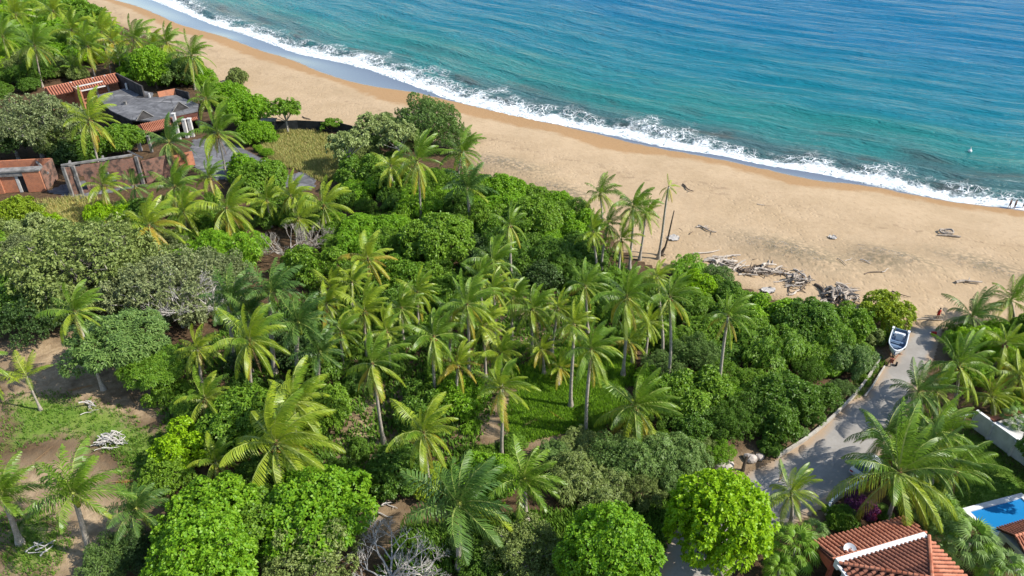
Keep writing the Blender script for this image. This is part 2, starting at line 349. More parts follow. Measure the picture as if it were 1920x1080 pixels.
def sheet(name, fm, mat, attrs):
    q = quads[fm]; used, inv = np.unique(q, return_inverse=True)
    V = np.stack([XX.ravel()[used], YY.ravel()[used], ZZ.ravel()[used]], -1)
    me = mesh_np(name, V, inv.reshape(-1, 4), True)
    for k, a in attrs.items():
        at = me.attributes.new(k, 'FLOAT', 'POINT'); at.data.foreach_set('value', a.ravel()[used].astype(np.float32))
    return tag(link(name, me, None, mat), kind='structure')
sheet('beach', bk > 0, M['sand'], dict(shore=A_shore, wet=A_wet, damp=A_damp, back=A_back, litter=A_lit))
ROADW = WP(ROADP); rs = sdist(cxm, cym, ROADW)
sheet('ground', (bk <= 0), M['soil'], dict(grass=A_grass, dry=A_dry, bare=A_bare))

# road: a concrete sheet just above the ground
def fine_sheet(name, poly, st, z, mat, attr=None):
    xs_ = np.arange(min(p[0] for p in poly) - st, max(p[0] for p in poly) + st, st); ys_ = np.arange(min(p[1] for p in poly) - st, max(p[1] for p in poly) + st, st)
    X, Y = np.meshgrid(xs_, ys_); sdv = sdist(X, Y, poly)
    i2 = np.arange(X.size).reshape(X.shape); q = np.stack([i2[:-1, :-1], i2[:-1, 1:], i2[1:, 1:], i2[1:, :-1]], -1).reshape(-1, 4)
    q = q[(sdv.ravel()[q] > -st).all(1) & (sdv.ravel()[q].mean(1) > 0)]
    used, inv = np.unique(q, return_inverse=True)
    me = mesh_np(name, np.stack([X.ravel()[used], Y.ravel()[used], np.full(len(used), z)], -1), inv.reshape(-1, 4))
    if attr: me.attributes.new(attr, 'FLOAT', 'POINT').data.foreach_set('value', sdv.ravel()[used].astype(np.float32))
    return link(name, me, None, mat)
tag(fine_sheet('road', ROADW, .25, .03, M['road'], 'edge'), kind='structure')

# sea: fine rows near the shore, stretched to the horizon
def build_sea():
    us = np.concatenate([[-4500, -2000, -900, -450, -300], np.arange(-240, 200, .8), [260, 400, 900, 2000, 4500]])
    os_ = np.concatenate([np.arange(-4, 40, .6), np.arange(40, 170, 1.1), np.arange(170, 345, 1.7), np.geomspace(347, 6000, 30)])
    Uu, Oo = np.meshgrid(us, os_); base = SHORE(Uu); nnv = base - Oo
    X = C2[0] + Uu * U2[0] + nnv * N2[0]; Y = C2[1] + Uu * U2[1] + nnv * N2[1]
    fade = np.clip((Oo + 1) / 8, 0, 1) * np.clip(3.2 - Oo / 130, 0, 1) * (np.abs(Uu) < 300)
    ph = np.sin(Uu / 31) * 1.1 + np.sin(Uu / 13 + 1) * .5 + np.sin(Uu / 57 + 2) * 2
    Z = .20 * np.sin(Oo / 1.35 + ph) * np.sin(Uu / 23 + Oo / 17) + .16 * np.sin(Oo / 2.1 + Uu / 40 + ph * .7) + .10 * np.sin(Oo / .75 + Uu / 9 + ph)
    fwv = np.maximum(base - FOAM(Uu), 4.0)
    x = Oo / fwv; roll = np.exp(-((x - .72) / .18) ** 2) * .55 * (1 + .6 * np.sin(Uu / 6.1) * np.sin(Uu / 2.3 + 1))
    rough = RNG.normal(0, .10, Z.shape) * np.clip(1.2 - np.abs(x - .5) * 1.6, 0, 1)
    edge = np.clip(-Oo / 4, 0, 1) * -.5
    Z = SEA_Z + .05 + Z * fade + np.where(Oo > 0, roll, 0) + rough + edge + .06 * np.clip((2 - Oo) / 2, 0, 1)
    i2 = np.arange(X.size).reshape(X.shape); q = np.stack([i2[:-1, :-1], i2[1:, :-1], i2[1:, 1:], i2[:-1, 1:]], -1).reshape(-1, 4)[:, ::-1]
    me = mesh_np('sea', np.stack([X, Y, Z], -1).reshape(-1, 3), q, True)
    for k, a in dict(off=Oo + .9 * np.sin(Uu / 4.3) * np.sin(Uu / 9.7), foamw=fwv, along=Uu).items(): me.attributes.new(k, 'FLOAT', 'POINT').data.foreach_set('value', a.ravel().astype(np.float32))
    if me.polygons[len(me.polygons) // 2].normal[2] < 0: me.flip_normals()
    tag(link('sea', me, None, M['water']), kind='structure')
build_sea()
# ------------------------------------------------------------------ plants: materials
M['frond_green'] = leafmat('frond_green', (.080, .170, .014), (.180, .290, .024), (.24, .36, .03), .32, .38, .38, .35)
M['frond_lime'] = leafmat('frond_lime', (.150, .245, .015), (.350, .425, .032), (.38, .44, .04), .34, .38, .38, .35)
M['frond_dark'] = leafmat('frond_dark', (.055, .125, .024), (.105, .190, .034), (.13, .24, .03), .28, .45, .35, .6)
M['frond_yellow'] = leafmat('frond_yellow', (.34, .30, .03), (.42, .30, .04), (.5, .42, .03), .3, .45, .4, .6)
M['frond_orange'] = leafmat('frond_orange', (.46, .20, .03), (.36, .15, .035), None, .2, .6, .2, .6)
M['frond_dead'] = leafmat('frond_dead', (.22, .135, .07), (.13, .08, .045), None, .15, .8, .1, .6)
M['rachis'] = simple('rachis', (.30, .33, .09), (.22, .28, .06), 1, .5, .3)
M['rachis_dead'] = simple('rachis_dead', (.33, .22, .11), None, 1, .8, .1)
def bark(name, c1, c2):
    t = NT(name); sep = t.n('ShaderNodeSeparateXYZ'); t.set(sep.inputs[0], t.pos()); z = sep.outputs[2]
    ring = t.math('FRACT', t.math('MULTIPLY', z, 5.0)); n = t.noise(4, 4)
    col = t.mix(t.ramp(n, .3, .7), c1, c2); col = t.mix(t.ramp(ring, .75, .95, 0, .6), col, tuple(x * .45 for x in c2))
    return t.done(t.pbr(col, .9, .15, t.bump(t.math('ADD', ring, n), .5, .04)))
M['palm_bark'] = bark('palm_bark', (.42, .37, .31), (.27, .235, .19)); M['palm_bark_dark'] = bark('palm_bark_dark', (.13, .10, .075), (.07, .055, .042))
M['palm_bark_pale'] = bark('palm_bark_pale', (.46, .42, .36), (.32, .28, .235))
M['crownshaft'] = simple('crownshaft', (.26, .33, .04), (.38, .36, .05), 2, .45, .4)
M['coconut'] = simple('coconut', (.36, .27, .04), (.24, .24, .03), 2, .45, .4)
M['coconut_old'] = simple('coconut_old', (.40, .21, .06), (.2, .1, .04), 2, .6, .3)
M['fibre'] = simple('fibre', (.22, .13, .06), (.13, .08, .04), 6, .95, .05)
M['twig'] = simple('twig', (.38, .345, .30), (.25, .22, .19), 3, .9, .1)
M['twig_dark'] = simple('twig_dark', (.13, .10, .075), (.08, .065, .05), 3, .9, .1)
M['twig_white'] = simple('twig_white', (.50, .475, .44), (.36, .33, .30), 3, .9, .1)
L_ = dict(
 leaf_bright=((.120, .275, .011), (.230, .395, .020), (.28, .50, .02), .36),
 leaf_lime=((.185, .370, .006), (.310, .490, .012), (.42, .60, .02), .38),
 leaf_mid=((.095, .205, .015), (.190, .315, .026), (.22, .40, .02), .34),
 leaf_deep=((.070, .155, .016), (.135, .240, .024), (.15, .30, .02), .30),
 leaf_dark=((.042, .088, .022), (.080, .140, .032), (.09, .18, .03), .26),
 leaf_olive=((.135, .195, .042), (.235, .290, .080), (.2, .26, .06), .28),
 leaf_pale=((.200, .260, .080), (.310, .370, .130), (.3, .38, .1), .3),
 leaf_grey=((.160, .205, .078), (.255, .290, .120), (.25, .28, .12), .25),
 leaf_sage=((.105, .195, .042), (.180, .275, .066), (.16, .26, .05), .28),
 leaf_yellow=((.17, .27, .014), (.27, .36, .025), (.4, .45, .02), .34),
 leaf_straw=((.44, .36, .13), (.24, .31, .07), None, .25),
 petal_purple=((.10, .045, .10), (.19, .04, .16), (.3, .05, .25), .3),
 petal_pink=((.55, .06, .16), (.62, .12, .24), (.7, .1, .25), .3))
for k, v in L_.items(): M[k] = leafmat(k, v[0], v[1], v[2], v[3], .48, .3, .3)

# ------------------------------------------------------------------ fronds
WIND = np.array([1.05, .25, 0.0])
def nrmz(v): return v / (np.linalg.norm(v) + 1e-9)
def frond_mesh(az, el, droop, wind, style, seed):
    """one pinnate leaf of length 1 starting at the origin"""
    r = np.random.default_rng(seed); nseg = 14
    d = np.array([math.cos(az) * math.cos(el), math.sin(az) * math.cos(el), math.sin(el)]); p = np.zeros(3); pts = [p]; ds = [d]
    for i in range(nseg):
        t = (i + .5) / nseg
        d = nrmz(d + np.array([0, 0, -1]) * droop * (.25 + 1.2 * t) / nseg + WIND * wind * (.2 + t) / nseg + r.normal(0, .012, 3))
        p = p + d / nseg; pts.append(p); ds.append(d)
    pts = np.array(pts); ds = np.array(ds); T = np.linspace(0, 1, nseg + 1)
    per = np.array([-math.sin(az), math.cos(az), 0]); vs = []; fs = []; mi = []
    def add(v, f, m):
        b = len(vs); vs.extend(v)
        for q in f: fs.append([b + i for i in q]); mi.append(m)
    k = 7; tt = np.linspace(0, 1, k)                       # midrib
    ring = []
    for t in tt:
        c = np.array([np.interp(t, T, pts[:, j]) for j in range(3)]); dd = nrmz(np.array([np.interp(t, T, ds[:, j]) for j in range(3)]))
        s = per - dd * per.dot(dd); s = nrmz(s); n = np.cross(s, dd); w = .012 * (1 - t) + .0025
        ring += [c + s * w, c + n * w * .8, c - s * w]
    add(ring, [(3 * i + a, 3 * i + (a + 1) % 3, 3 * i + 3 + (a + 1) % 3, 3 * i + 3 + a) for i in range(k - 1) for a in range(3)], 1)
    npair = {'coco': 38, 'royal': 34, 'dead': 18, 'young': 18}[style]; t0 = .13 if style != 'royal' else .08
    for i in range(npair):
        t = t0 + (1 - t0) * (i + .5) / npair
        c = np.array([np.interp(t, T, pts[:, j]) for j in range(3)]); dd = nrmz(np.array([np.interp(t, T, ds[:, j]) for j in range(3)]))
        s = nrmz(per - dd * per.dot(dd)); n = np.cross(s, dd)
        if n[2] < 0 and abs(n[2]) > .2: n = n
        prof = (math.sin(PI * min(1, (t - t0) / (1 - t0) * .80 + .20)) ** .6)
        ll = {'coco': .225, 'royal': .26, 'dead': .17, 'young': .24}[style] * (prof * .95 + .05)
        for sg in (-1, 1):
            fw = .55 + .85 * t + r.normal(0, .10)
            lift = {'coco': .20, 'royal': .55 * r.choice([-.6, .2, 1.0]), 'dead': -.3, 'young': .35}[style] + r.normal(0, .08)
            hang = {'coco': .35 + .6 * max(0, -math.sin(el)) + .35 * t, 'royal': .35, 'dead': 1.3, 'young': .12}[style]
            ld = nrmz(s * sg + dd * fw + n * lift - np.array([0, 0, hang]) + WIND * wind * .75)
            l1 = ll * r.uniform(.9, 1.1); mid = c + ld * l1 * .55
            ld2 = nrmz(ld - np.array([0, 0, .75 + hang * .6]) + WIND * wind * .4); tip = mid + ld2 * l1 * .5
            w = {'coco': .0165, 'royal': .024, 'dead': .02, 'young': .03}[style]
            wv = dd * w * .5; 
            add([c - wv * .7, c + wv * .7, mid + wv, mid - wv, tip], [(0, 1, 2, 3), (3, 2, 4)], 0)
    me = bpy.data.meshes.new('frond'); me.from_pydata([tuple(v) for v in vs], [], fs)
    me.polygons.foreach_set('material_index', mi); me.update(); return me
GOLD = 2.39996
def crown_set(style, seed, n):
    out = []; r = random.Random(seed)
    for i in range(n):
        a = i / (n - 1); az = i * GOLD + r.uniform(-.25, .25)
        if style == 'coco': el = R(86 - 122 * a ** 1.15 + r.uniform(-9, 9)); dr = 1.05 + 1.35 * a + r.uniform(-.25, .45); wi = 1.05 * (1 - .35 * a) * r.uniform(.7, 1.2)
        elif style == 'royal': el = R(80 - 84 * a + r.uniform(-6, 6)); dr = 1.15 + .5 * a; wi = .75
        else: el = R(78 - 60 * a + r.uniform(-6, 6)); dr = .7 + .5 * a; wi = .35
        out.append((frond_mesh(az, el, dr, wi, style, seed * 100 + i), a))
    return out
CROWNS = {'coco': [crown_set('coco', s, 25) for s in (1, 2, 3, 4, 5)], 'royal': [crown_set('royal', s, 20) for s in (11, 12, 13)], 'young': [crown_set('young', s, 11) for s in (21, 22)]}
DEAD = [frond_mesh(k * 1.3, R(-38 - 12 * (k % 3)), 1.6, .05, 'dead', 900 + k) for k in range(6)]
HANG = [frond_mesh(k * 1.57 - 1.2, R(-30 - 10 * (k % 2)), 1.5, .08, 'coco', 950 + k) for k in range(4)]
def bunch(mat_unused=None):
    b = MB(); r = random.Random(3)
    for i in range(11): a = i * GOLD; b.ball((.38 * math.cos(a) * r.uniform(.6, 1), .38 * math.sin(a) * r.uniform(.6, 1), -.25 - .35 * r.random()), .17, (1, 1, 1.2), 5, 3)
    return b.mesh('coconut_bunch')
NUTS = bunch()
def heart_mesh():
    b = MB(); b.tube([(0, 0, -.5), (0, 0, 0), (0, 0, .45), (.03, 0, .9)], [.26, .32, .2, .05], 7); return b.mesh('crown_heart')
HEART = heart_mesh()
def setmat(o, *ms):
    for i, m in enumerate(ms):
        while len(o.data.materials) <= i: o.data.materials.append(m)
        o.material_slots[i].link = 'OBJECT'; o.material_slots[i].material = m
PALM_N = 0
def palm(cx, cy, rpx, base, style='coco', tone='green', label='', flags='', group=None, dark=False):
    """cx, cy: crown centre in the picture; rpx: crown half width; base: (px, py) of the foot or a height in metres"""
    global PALM_N; PALM_N += 1; r = random.Random(PALM_N * 17)
    if isinstance(base, tuple):
        b = G(*base); c = at_y(cx, cy, b[1] + .2)
        if style != 'young' and c[2] < 2.0: c[2] = 2.0
    else:
        c = P(cx, cy, base); b = Vector((c[0] + r.uniform(-.5, .5) * base * .12 - base * .03, c[1] + r.uniform(-.3, .3), 0)); b[2] = float(gz(b[0], b[1]))
    rad = rpx / scale_at(c) / (.80 if style == 'coco' else .86)
    rad = max(1.6, min(rad, 7.2))
    name = {'coco': 'coconut_palm', 'royal': 'royal_palm', 'young': 'young_palm'}[style]
    t = thing(name, label, 'palm tree', b, 0, group)
    top = Vector(c) - b; h = top[2]; n = 9
    lean = Vector((top[0], top[1], 0)); pts = []; rr = []
    w0 = {'coco': .17, 'royal': .24, 'young': .12}[style] * (1 + .02 * h)
    for i in range(n + 1):
        s = i / n; pts.append(Vector((lean[0] * s ** 1.35, lean[1] * s ** 1.35, h * s)) + Vector((math.sin(s * 3 + PALM_N) * .01 * h * s * (1 - s) * 4, 0, 0)))
        rr.append(w0 * (1.0 + .9 * math.exp(-s * h / .6) - .25 * s))
    m = MB(); m.tube([Vector((0, 0, -.4))] + pts, [rr[0] * 1.1] + rr, 7)
    bm_ = 'palm_bark_dark' if dark else ('palm_bark_pale' if 'P' in flags else 'palm_bark')
    m.build('trunk', M[bm_], t)
    rz = r.uniform(-.35, .35); tilt = (r.uniform(-.16, .16), r.uniform(-.12, .2)); k = CROWNS[style][PALM_N % len(CROWNS[style])]
    def fr(me, mats, sc, z, rot, name='frond'):
        o = bpy.data.objects.new(name, me); COL.objects.link(o); o.parent = t; o.location = top + Vector((0, 0, z)); o.scale = (sc,) * 3; o.rotation_euler = (tilt[0], tilt[1], rot); setmat(o, *mats); return o
    main = {'green': 'frond_green', 'lime': 'frond_lime', 'dark': 'frond_dark', 'yellow': 'frond_lime'}[tone]
    skip = r.uniform(0, .24)
    for me, a in k:
        if style == 'coco' and r.random() < skip: continue
        if style == 'coco' and 'T' in flags and r.random() < .55: continue     # thin crown
        mm = main
        if style == 'coco':
            if tone == 'yellow' and a > .45: mm = 'frond_yellow' if r.random() < .6 else 'frond_lime'
            elif a > .88 and r.random() < .5: mm = 'frond_yellow'
            elif a > .6 and tone == 'green' and r.random() < .7: mm = 'frond_lime'
            elif a < .3 and tone == 'lime' and r.random() < .35: mm = 'frond_green'
        elif style == 'royal' and a > .85 and r.random() < .4: mm = 'frond_lime'
        fr(me, (M[mm], M['rachis']), rad * r.uniform(.80, 1.14), .1 * (1 - a), rz + r.uniform(-.12, .12))
    if style == 'coco':
        nd = 5 if 'S' in flags else (2 if r.random() < .5 else 0); om = 'frond_orange' if 'O' in flags else 'frond_dead'
        if 'O' in flags: nd = max(nd, 3)
        for i in range(nd):
            o = fr(DEAD[(i + PALM_N) % 6], (M[om if i % 3 != 2 else 'frond_dead'], M['rachis_dead']), rad * r.uniform(.55, .75), -.2, r.uniform(0, 6.28)); o['label'] = 'dry brown frond hanging by the trunk' if om == 'frond_dead' else 'dry orange frond hanging by the trunk'
        for i in range(r.choice((1, 2, 2))): fr(HANG[(i + PALM_N) % 4], (M['frond_yellow' if 'Y' in flags or tone == 'yellow' else 'frond_lime'], M['rachis']), rad * r.uniform(.8, 1.0), -.1, r.uniform(-.5, .5))
        o = fr(HEART, (M['fibre'],), .12 * rad, 0, 0, 'crown_heart')
        if 'T' not in flags and r.random() < .7: fr(NUTS, (M['coconut_old' if r.random() < .4 else 'coconut'],), .19 * rad, 0, r.uniform(0, 6), 'coconut_bunch')
    elif style == 'royal':
        m = MB(); hh = min(1.6, h * .25); m.tube([pts[-1] * 1.0 - Vector((0, 0, hh)), pts[-1] - Vector((0, 0, hh * .5)), pts[-1] + Vector((0, 0, .3))], [rr[-1] * 1.15, rr[-1] * 1.35, rr[-1] * .7], 8); m.build('crownshaft', M['crownshaft'], t)
        if 'O' in flags:
            o = fr(DEAD[2], (M['frond_orange'], M['rachis_dead']), rad * .9, -.6, -.6); o['label'] = 'long orange dead frond hanging down'
    return t

# ------------------------------------------------------------------ broad-leaved crowns
def lobes_dome(seed, n, flat=.75, zc=.55, rl=(.26, .42), spread=.72, rag=.16, low=1.25):
    r = np.random.default_rng(seed); L = [(np.array([0, 0, zc]), .62 - rag * .5)]
    for i in range(n):
        a = i * GOLD + r.uniform(-.3, .3); h = 1 - (i + .5) / n * low; q = math.sqrt(max(0, 1 - h * h)) if abs(h) < 1 else 0
        k = r.uniform(1 - rag, 1 + rag * .8) * spread
        L.append((np.array([math.cos(a) * q * k, math.sin(a) * q * k, zc + h * k * flat]), r.uniform(*rl)))
    for i in range(int(rag * 16)):
        a = r.uniform(0, 6.28); e = r.uniform(.1, 1.2); k = r.uniform(.92, 1.18); L.append((np.array([math.cos(a) * math.cos(e) * k, math.sin(a) * math.cos(e) * k, zc + math.sin(e) * k * flat]), r.uniform(.07, .14)))
    return L
def lobes_flat(seed, n, zc=.7, spread=.8, thick=.16, rl=(.16, .3)):
    r = np.random.default_rng(seed); L = []
    for i in range(n):
        a = i * GOLD; q = math.sqrt((i + .5) / n) * spread * r.uniform(.8, 1.15)
        L.append((np.array([math.cos(a) * q, math.sin(a) * q, zc + r.uniform(-thick, thick) + .18 * (1 - q)]), r.uniform(*rl)))
    return L
def foliage(seed, lobes, nros, per, leaf, asp=.5, up=.45, spread=(50, 85), droop=.25, jitter=.35, sz=1.0, fill=.12):
    r = np.random.default_rng(seed); C = np.array([l[0] for l in lobes]); Rd = np.array([l[1] for l in lobes])
    pr = Rd ** 2 / (Rd ** 2).sum(); N = nros * 3; li = r.choice(len(lobes), N, p=pr)
    d = r.normal(0, 1, (N, 3)); d /= np.linalg.norm(d, axis=1)[:, None]
    rr = Rd[li] * np.where(r.random(N) < fill, r.uniform(.3, .8, N), r.uniform(.86, 1.06, N)); p = C[li] + d * rr[:, None]
    ok = (d[:, 2] > -.7) & (p[:, 2] > .04)
    for c, q in zip(C, Rd): ok &= (np.linalg.norm(p - c, axis=1) > q * .80) | (np.linalg.norm(C[li] - c, axis=1) < 1e-6) 
    p = p[ok][:nros]; d = d[ok][:nros]; n = len(p)
    ax = d + np.array([0, 0, up]) + r.normal(0, jitter, (n, 3)); ax /= np.linalg.norm(ax, axis=1)[:, None]
    e1 = np.cross(ax, np.array([.31, .52, .8])); e1 /= np.linalg.norm(e1, axis=1)[:, None]; e2 = np.cross(ax, e1)
    vs = []; ph = r.uniform(0, 6.28, n)
    for k in range(per):
        a = ph + 2 * PI * k / per + r.normal(0, .25, n); ti = np.radians(r.uniform(*spread, n)); ti = np.where(k % 3 == 0, ti * .6, ti)
        s = (e1.T * np.cos(a) + e2.T * np.sin(a)).T; ld = (ax.T * np.cos(ti) + s.T * np.sin(ti)).T
        l = leaf * r.uniform(.7, 1.25, n); w = l * asp; side = np.cross(ld, ax); side /= np.linalg.norm(side, axis=1)[:, None] + 1e-9
        b = p + ld * (l * .10)[:, None]; m = p + ld * (l * .58)[:, None] + np.cross(side, ld) * (l * .06)[:, None]; t = p + ld * l[:, None]; t[:, 2] -= l * droop
        vs.append(np.stack([b, m - side * w[:, None] * .5, t, m + side * w[:, None] * .5], 1))
    V = np.concatenate(vs, 0).reshape(-1, 3) * sz
    return mesh_np('foliage', V, np.arange(len(V)).reshape(-1, 4))
def branches(seed, lobes, r0=.045, k=5, zt=.12, wob=.05, every=1):
    m = MB(); r = random.Random(seed); m.tube([(0, 0, -.1), (0, 0, zt * .5), (.01, .01, zt)], [r0 * 1.3, r0, r0 * .9], k)
    for c, q in lobes[::every]:
        c = Vector(c); a = Vector((0, 0, zt)); mid = a.lerp(c, .5) + Vector((r.uniform(-wob, wob), r.uniform(-wob, wob), r.uniform(-wob, 0)))
        m.tube([a, mid, c], [r0 * .55, r0 * .38, r0 * .15], 4, False)
        for _ in range(2):
            e = c + Vector((r.uniform(-1, 1), r.uniform(-1, 1), r.uniform(0, 1))).normalized() * q * .9; m.tube([c, c.lerp(e, .5), e], [r0 * .18, r0 * .12, r0 * .05], 3, False)
    return m.mesh('trunk')
def bare_tree(seed, depth=5, k=4, r0=.035, up=.55, spread=.75, n0=6):
    m = MB(); r = random.Random(seed)
    def grow(p, d, l, rad, lv):
        q = p + d * l * .5 + Vector((r.uniform(-.1, .1), r.uniform(-.1, .1), r.uniform(-.05, .05))) * l; e = q + (d + Vector((r.uniform(-.3, .3), r.uniform(-.3, .3), r.uniform(-.15, .25)))).normalized() * l * .5
        m.tube([p, q, e], [rad, rad * .85, rad * .62], k if lv > 2 else 3, False)
        if lv:
            for _ in range(2 if r.random() < .45 else 3):
                nd = (d + Vector((r.uniform(-1, 1), r.uniform(-1, 1), r.uniform(-.5, .8))) * spread); nd[2] = max(nd[2], .02); grow(e, nd.normalized(), l * r.uniform(.62, .85), rad * .62, lv - 1)
    for i in range(n0):
        a = i * 2 * PI / n0 + r.uniform(-.4, .4); grow(Vector((0, 0, 0)), Vector((math.cos(a) * .8, math.sin(a) * .8, up)).normalized(), .33, r0, depth)
    me = m.mesh('branches'); co = np.array([v.co for v in me.vertices]); q = 1 / np.percentile(np.hypot(co[:, 0], co[:, 1]), 97); me.transform(Matrix.Scale(q, 4)); return me
PROTO = {}
def proto(key, lobes, trunk=True, top=None, **kw):
    PROTO[key] = (foliage(len(PROTO) + 31, lobes, **kw), branches(len(PROTO) + 5, lobes, every=2) if trunk else None)
for i in range(2): proto('round%d' % i, lobes_dome(40 + i, 52, .92, .84, (.15, .25), .84, .05, 1.65), nros=4200, per=6, leaf=.072, asp=.55, up=.3, spread=(45, 85), fill=.06)
proto('knob', lobes_dome(44, 54, .92, .84, (.15, .23), .86, .05, 1.7), nros=3200, per=8, leaf=.088, asp=.52, up=.35, spread=(35, 80), jitter=.15, fill=.04)
for i in range(3): proto('wide%d' % i, lobes_dome(50 + i, 36, .55, .5, (.15, .30), .82), nros=3300, per=6, leaf=.082, asp=.5, up=.5, spread=(45, 85), fill=.08)
for i in range(5): proto('bush%d' % i, lobes_dome(60 + i, 24, .62, .42, (.12, .40), .80, .42), nros=1500, per=6, leaf=.125, asp=.42, up=.6, spread=(35, 80), fill=.12)
for i in range(3): proto('spray%d' % i, lobes_dome(70 + i, 26, .55, .45, (.10, .36), .82, .42), nros=1500, per=8, leaf=.125, asp=.24, up=.5, spread=(40, 85), droop=.45, fill=.15)
for i in range(3): proto('fine%d' % i, lobes_dome(80 + i, 38, .55, .5, (.09, .28), .86, .36), nros=3000, per=7, leaf=.062, asp=.38, up=.3, spread=(25, 85), jitter=.7, fill=.25)
for i in range(2): proto('layer%d' % i, lobes_flat(90 + i, 44, rl=(.12, .24)), nros=2600, per=8, leaf=.085, asp=.28, up=1.2, spread=(60, 90), jitter=.25, droop=.2)
for i in range(2): proto('sparse%d' % i, lobes_flat(95 + i, 20, .75, .85, .2, (.10, .2)), nros=420, per=8, leaf=.13, asp=.45, up=.8, spread=(40, 85), jitter=.3)
for i in range(2): proto('low%d' % i, lobes_dome(98 + i, 12, .28, .18, (.18, .34), .8), nros=700, per=6, leaf=.13, asp=.42, up=.8, spread=(40, 85))
for i in range(2): PROTO['bare%d' % i] = (None, bare_tree(120 + i, 5, 4, .030, .6, .8, 7))
ZC = dict(round=.84, knob=.84, wide=.5, bush=.42, spray=.45, fine=.5, layer=.72, sparse=.75, low=.18, bare=.45)
TREE_N = 0
def plant(kind, cx, cy, rpx, leaf, label, name='shrub', cat='shrub', group=None, twig='twig_dark', lift=0.0, squash=1.0, world=None):
    """broad-leaved plant whose crown centre and half width are given in the picture"""
    global TREE_N; TREE_N += 1; r = random.Random(TREE_N * 31)
    ks = [k for k in PROTO if k.rstrip('0123456789') == kind]; fo, tr = PROTO[ks[TREE_N % len(ks)]]
    zc = ZC[kind] * squash
    if world: b = Vector(world); rad = rpx
    else:
        z = 1.0
        for _ in range(8): c = P(cx, cy, z); rad = rpx / scale_at(c); z = zc * rad + lift
        b = Vector((c[0], c[1], 0)); b[2] = float(gz(b[0], b[1]))
    t = thing(name, label, cat, b, r.uniform(0, 6.28), group); ax = r.uniform(.86, 1.18) if kind in ('bush', 'spray', 'fine', 'low') else 1.0; sc = (rad / 1.02 * ax, rad / 1.02 / ax, rad * squash)
    def put(nm, me, m, z=0):
        o = bpy.data.objects.new(nm, me); COL.objects.link(o); o.parent = t; o.location = (0, 0, z); o.scale = sc; setmat(o, M[m]); return o
    if fo: put('crown', fo, leaf, lift)
    if tr: put('trunk' if fo else 'branches', tr, twig, lift)
    if lift > .3:
        m = MB(); m.tube([(0, 0, -.3), (.05, 0, lift * .5), (0, 0, lift + .1 * rad)], [.07 * rad, .05 * rad, .045 * rad], 7); o = m.build('stem', M[twig], t)
    return t
FILL_SP, FILL_R = 1.62, 1.62
def fill(poly, sp, rr, kinds, leaves, labels, group, name='shrub', cat='shrub', seed=0, twig='twig_dark', lim=300, squash=(.8, 1.15), mark=None):
    """separate shrubs scattered over an area of the picture"""
    sp *= FILL_SP; rr = (rr[0] * FILL_R, rr[1] * FILL_R); r = random.Random(seed); w = WP(poly); pts = []; x0 = min(p[0] for p in w); x1 = max(p[0] for p in w); y0 = min(p[1] for p in w); y1 = max(p[1] for p in w)
    cx_ = np.array([r.uniform(x0, x1) for _ in range(1500)]); cy_ = np.array([r.uniform(y0, y1) for _ in range(1500)])
    ok = pip(cx_, cy_, w) & (sdist(cx_, cy_, ROADW) < -rr[0] * .5)
    for x, y in zip(cx_[ok], cy_[ok]):
        if all((x - a) ** 2 + (y - b) ** 2 > sp * sp for a, b in pts): pts.append((float(x), float(y)))
        if len(pts) >= lim: break
    if mark: q = P(*mark); pts.sort(key=lambda a: (a[0] - q[0]) ** 2 + (a[1] - q[1]) ** 2)
    for i, (x, y) in enumerate(pts):
        plant(r.choice(kinds), 0, 0, min(r.uniform(*rr), rr[0] * .72 + .62 * float(sdist(np.array([x]), np.array([y]), w)[0]), -.95 * float(sdist(np.array([x]), np.array([y]), ROADW)[0])), r.choice(leaves), labels[0].format(o=ordinal(i)), name, cat, group, twig, 0, r.uniform(*squash), (x, y, float(gz(x, y))))
    return len(pts)
# ------------------------------------------------------------------ building materials
def brick_mat(name, c1, c2, mortar, dirt=(.06, .05, .045), amt=.5, sc=1.0):
    t = NT(name); tc = t.n('ShaderNodeTexCoord'); sep = t.n('ShaderNodeSeparateXYZ'); t.set(sep.inputs[0], t.pos())
    cmb = t.n('ShaderNodeCombineXYZ'); t.set(cmb.inputs[0], t.math('ADD', sep.outputs[0], sep.outputs[1])); t.set(cmb.inputs[1], sep.outputs[2])
    b = t.n('ShaderNodeTexBrick'); t.set(b.inputs['Vector'], cmb.outputs[0]); t.set(b.inputs['Color1'], c1); t.set(b.inputs['Color2'], c2); t.set(b.inputs['Mortar'], mortar)
    b.inputs['Scale'].default_value = 1.0; b.inputs['Brick Width'].default_value = .32 * sc; b.inputs['Row Height'].default_value = .14 * sc; b.inputs['Mortar Size'].default_value = .016
    col = t.mix(t.ramp(t.noise(.9, 6), .42, .66, 0, amt), b.outputs[0], dirt)
    return t.done(t.pbr(col, .92, .1, t.bump(b.outputs['Fac'], .4, -.03)))
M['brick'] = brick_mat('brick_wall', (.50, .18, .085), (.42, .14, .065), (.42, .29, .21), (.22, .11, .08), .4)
M['brick_ruin'] = brick_mat('ruined_brick', (.26, .11, .07), (.18, .09, .065), (.23, .20, .17), (.045, .04, .036), .95)
